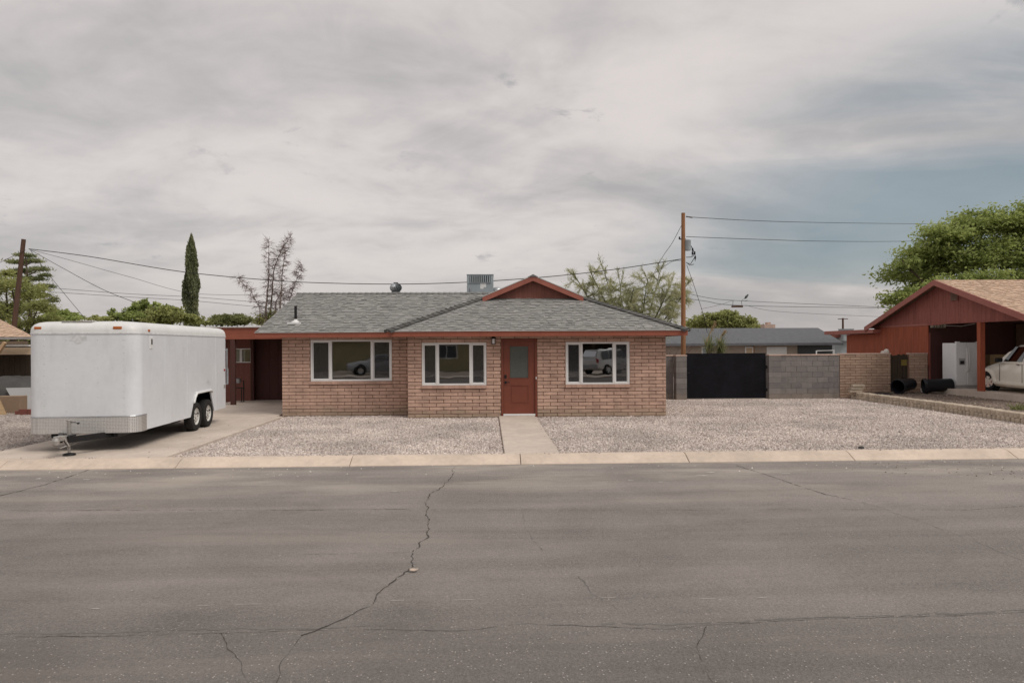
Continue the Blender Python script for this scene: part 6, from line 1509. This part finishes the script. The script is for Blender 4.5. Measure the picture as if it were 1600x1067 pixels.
for (a, b, c_) in (((1102, 537), (1111, 518), (1118, 504)), ((1122, 535), (1128, 524), (1134, 517))):
    m_ = MB(); m_.tube([AY(*a, 29), AY(*b, 29), AY(*c_, 29)], [.02, .016, .012], 6); st_ = m_.build('flower_stalk', 'lumber', yu)
    n = 160; f = npr.random(n); p0, p1 = np.array(AY(*b, 29)), np.array(AY(*c_, 29)); leaves('dry_flower', p0+(p1-p0)*f[:, None]*1.1+npr.normal(size=(n, 3))*.035, .09, 'grass_dry', st_, .25)
bw = AY(1050, 535, 27.6); bs = thing('brush_pile', 'tangled bare brush behind the short grey block wall', 'brush', (bw.x, 27.6, 0)); BR = []; rr = random.Random(77)
for k in range(90):
    p = V3((bw.x+rr.uniform(-.7, .55), 27.6+rr.uniform(-.3, .3), rr.uniform(.5, 1.6))); a = V3((rr.gauss(0, .7), rr.gauss(0, .5), rr.uniform(.2, 1))).normalized(); L = rr.uniform(.4, .95); BR.append(([p, p+a*L*.5+V3((rr.uniform(-.1, .1), 0, 0)), p+a*L], [.014, .010, .005]))
tubes('twig', BR, 'barkdry', bs, 4)
# weeds on the dirt edge
for px, py, nm in ((1592, 640, 'small green weed at the edge of the carport slab'),):
    p = AZ(px, py, GZ); wd = thing('weed', nm, 'weed', p); n = 160; C = np.array(p)+np.abs(npr.normal(size=(n, 3)))*np.array([.14, .1, .07])*np.array([1, 1, 1])*np.sign(npr.normal(size=(n, 3))+np.array([0, 0, 9])); leaves('foliage', C, .13, 'leaf_olive', wd, .2, updir=(0, 0, 1), upw=.5)
# dry leaf on the road
p = AZ(646, 893.5, ROAD_Z); m_ = MB(); pts = []
for k in range(9): t = 2*math.pi*k/9; pts.append((p.x+.055*math.cos(t)*rnd.uniform(.6, 1.2), p.y+.03*math.sin(t)*rnd.uniform(.6, 1.3), ROAD_Z+.012+.018*abs(math.cos(t))))
m_.prism(pts, (0, 0, .004)); props(m_.build('dry_leaf', 'leafdry'), 'curled pale dry leaf lying on the asphalt beside the crack', 'leaf')
p = AZ(1346, 700.5, .05); m_ = MB(); m_.lathe([(0, -.01), (.06, 0), (.05, .035), (0, .05)], 7, Matrix.Translation(p)); props(m_.build('dark_stone', 'tarp'), 'small dark stone on the gravel at the kerb edge', 'stone')

# ------------------------------------------------------------------ across the street (seen in the window reflections)
OY = -17.0
oh = thing('opposite_house', 'olive brick house across the street mirrored in the front windows', 'house', (-4, OY, 0))
m_ = MB(); m_.box(-26, 3.2, OY-8, OY-.012, -.1, 2.7); m_.build('wall', 'olive', oh)
ob = MB()
for k in range(26):
    z = -.05+k*CH; x = -26-(.2 if k % 2 else 0)
    while x < 3.2:
        a, b = max(x, -26), min(x+.4, 3.2); x += .4064
        if b-a > .03 and not (-4.3 < (a+b)/2 < -2.5 and 1.05 < z < 2.2): ob.box(a, b-.01, OY-.011, OY, z+.005, z+CH-.005)
props(ob.build('brickwork', 'oliveb', oh, fixn=False), kind='stuff')
m_ = MB(); m_.box(-4.3, -2.5, OY-.011, OY+.01, 1.05, 1.11); m_.box(-4.3, -2.5, OY-.011, OY+.01, 2.19, 2.25); m_.box(-4.3, -4.24, OY-.011, OY+.01, 1.11, 2.19); m_.box(-2.56, -2.5, OY-.011, OY+.01, 1.11, 2.19); m_.box(-3.43, -3.37, OY-.011, OY+.008, 1.11, 2.19); ow = m_.build('window', 'whitevinyl', oh)
m_ = MB(); m_.quad((-4.24, OY-.005, 1.11), (-2.56, OY-.005, 1.11), (-2.56, OY-.005, 2.19), (-4.24, OY-.005, 2.19)); m_.build('pane', 'acdark', ow, fixn=False)
m_ = MB(); m_.box(-26.6, 15, OY-8.5, OY+.7, 2.701, 2.85); m_.prism([(-26.6, OY+.7, 2.851), (-26.6, OY-3.9, 4.6), (-26.6, OY-8.5, 2.851)], (41.6, 0, 0)); m_.build('roof', 'roofbrown', oh)
m_ = MB(); m_.box(3.3, 14.5, OY-7, OY-6.9, -.1, 2.7); m_.box(14.3, 14.5, OY-6.9, OY, -.1, 2.7); m_.build('carport_wall', 'beambrown', oh)
for xx in (8.6, 14.0):
    m_ = MB(); m_.box(xx, xx+.12, OY+.3, OY+.42, -.1, 2.7); m_.build('post', 'beambrown', oh)
strip_yard('far_driveway', 3.6, 13.8, OY+.3, -6.02, .03, 'concrete')
SUV = dict(hw=.92, wheel=.37, axles=(1.6, -1.45), fender=False,
    low=[(2.45, .70, .42, .85, .90), (2.3, .84, .34, .95, 1.04), (1.6, .90, .32, 1.04, 1.12), (.95, .92, .32, 1.06, 1.16), (0, .92, .32, 1.06, 1.1), (-1.8, .92, .34, 1.06, 1.1), (-2.35, .88, .42, 1.02, 1.08), (-2.45, .80, .48, .95, 1.0)],
    top=[(1.0, .84, 1.05, .80, 1.12), (.35, .88, 1.05, .70, 1.72), (-.6, .88, 1.05, .68, 1.80), (-2.0, .86, 1.05, .67, 1.74), (-2.35, .84, 1.05, .72, 1.15)],
    belt=(.895, 1.14), wtop=(.735, 1.64), win=[(.72, -.25, .40, -.25), (-.35, -1.2, -.35, -1.2), (-1.3, -2.0, -1.3, -1.9)],
    screens=[([(.94, -.72, 1.17), (.94, .72, 1.17), (.42, .60, 1.68), (.42, -.60, 1.68)], 'windscreen'), ([(-2.37, -.66, 1.2), (-2.37, .66, 1.2), (-2.08, .58, 1.66), (-2.08, -.58, 1.66)], 'rear_window')],
    bits=[('tail_light', 'tailred', (-2.40, .78, .95), (.12, .12, .3)), ('tail_light', 'tailred', (-2.40, -.78, .95), (.12, .12, .3)), ('headlight', 'chrome', (2.36, .62, .84), (.14, .26, .14)), ('headlight', 'chrome', (2.36, -.62, .84), (.14, .26, .14)), ('bumper', 'carsilver', (2.44, 0, .55), (.14, 1.5, .22)), ('bumper', 'carsilver', (-2.46, 0, .55), (.14, 1.5, .22))])
make_car('parked_suv', 'white utility vehicle across the street mirrored in the right window', (8.8, -9.6, .03), R(-40), SUV, 'carwhite')
SED = dict(SUV); SED.update(hw=.88, wheel=.33, axles=(1.4, -1.35),
    low=[(2.25, .60, .28, .62, .66), (2.1, .80, .2, .72, .80), (1.4, .86, .18, .82, .92), (.8, .88, .18, .88, .98), (0, .88, .18, .9, .94), (-1.6, .88, .2, .92, .96), (-2.2, .82, .28, .9, .95), (-2.3, .74, .34, .82, .86)],
    top=[(.85, .80, .90, .78, .95), (.1, .84, .88, .64, 1.38), (-.6, .84, .88, .62, 1.42), (-1.2, .83, .88, .60, 1.32), (-1.85, .80, .90, .72, .97)],
    belt=(.85, .96), wtop=(.675, 1.30), win=[(.50, -.35, .18, -.35), (-.45, -1.3, -.45, -1.1)],
    screens=[([(.76, -.68, .98), (.76, .68, .98), (.16, .56, 1.34), (.16, -.56, 1.34)], 'windscreen'), ([(-1.8, -.66, 1.0), (-1.8, .66, 1.0), (-1.26, .54, 1.30), (-1.26, -.54, 1.30)], 'rear_window')],
    bits=[('headlight', 'chrome', (2.10, .60, .66), (.16, .26, .12)), ('headlight', 'chrome', (2.10, -.60, .66), (.16, .26, .12)), ('tail_light', 'tailred', (-2.24, .66, .78), (.1, .24, .14)), ('tail_light', 'tailred', (-2.24, -.66, .78), (.1, .24, .14))])
make_car('parked_sedan', 'silver sedan across the street mirrored in the wide left window', (-8.2, -10.2, .03), R(160), SED, 'carsilver')
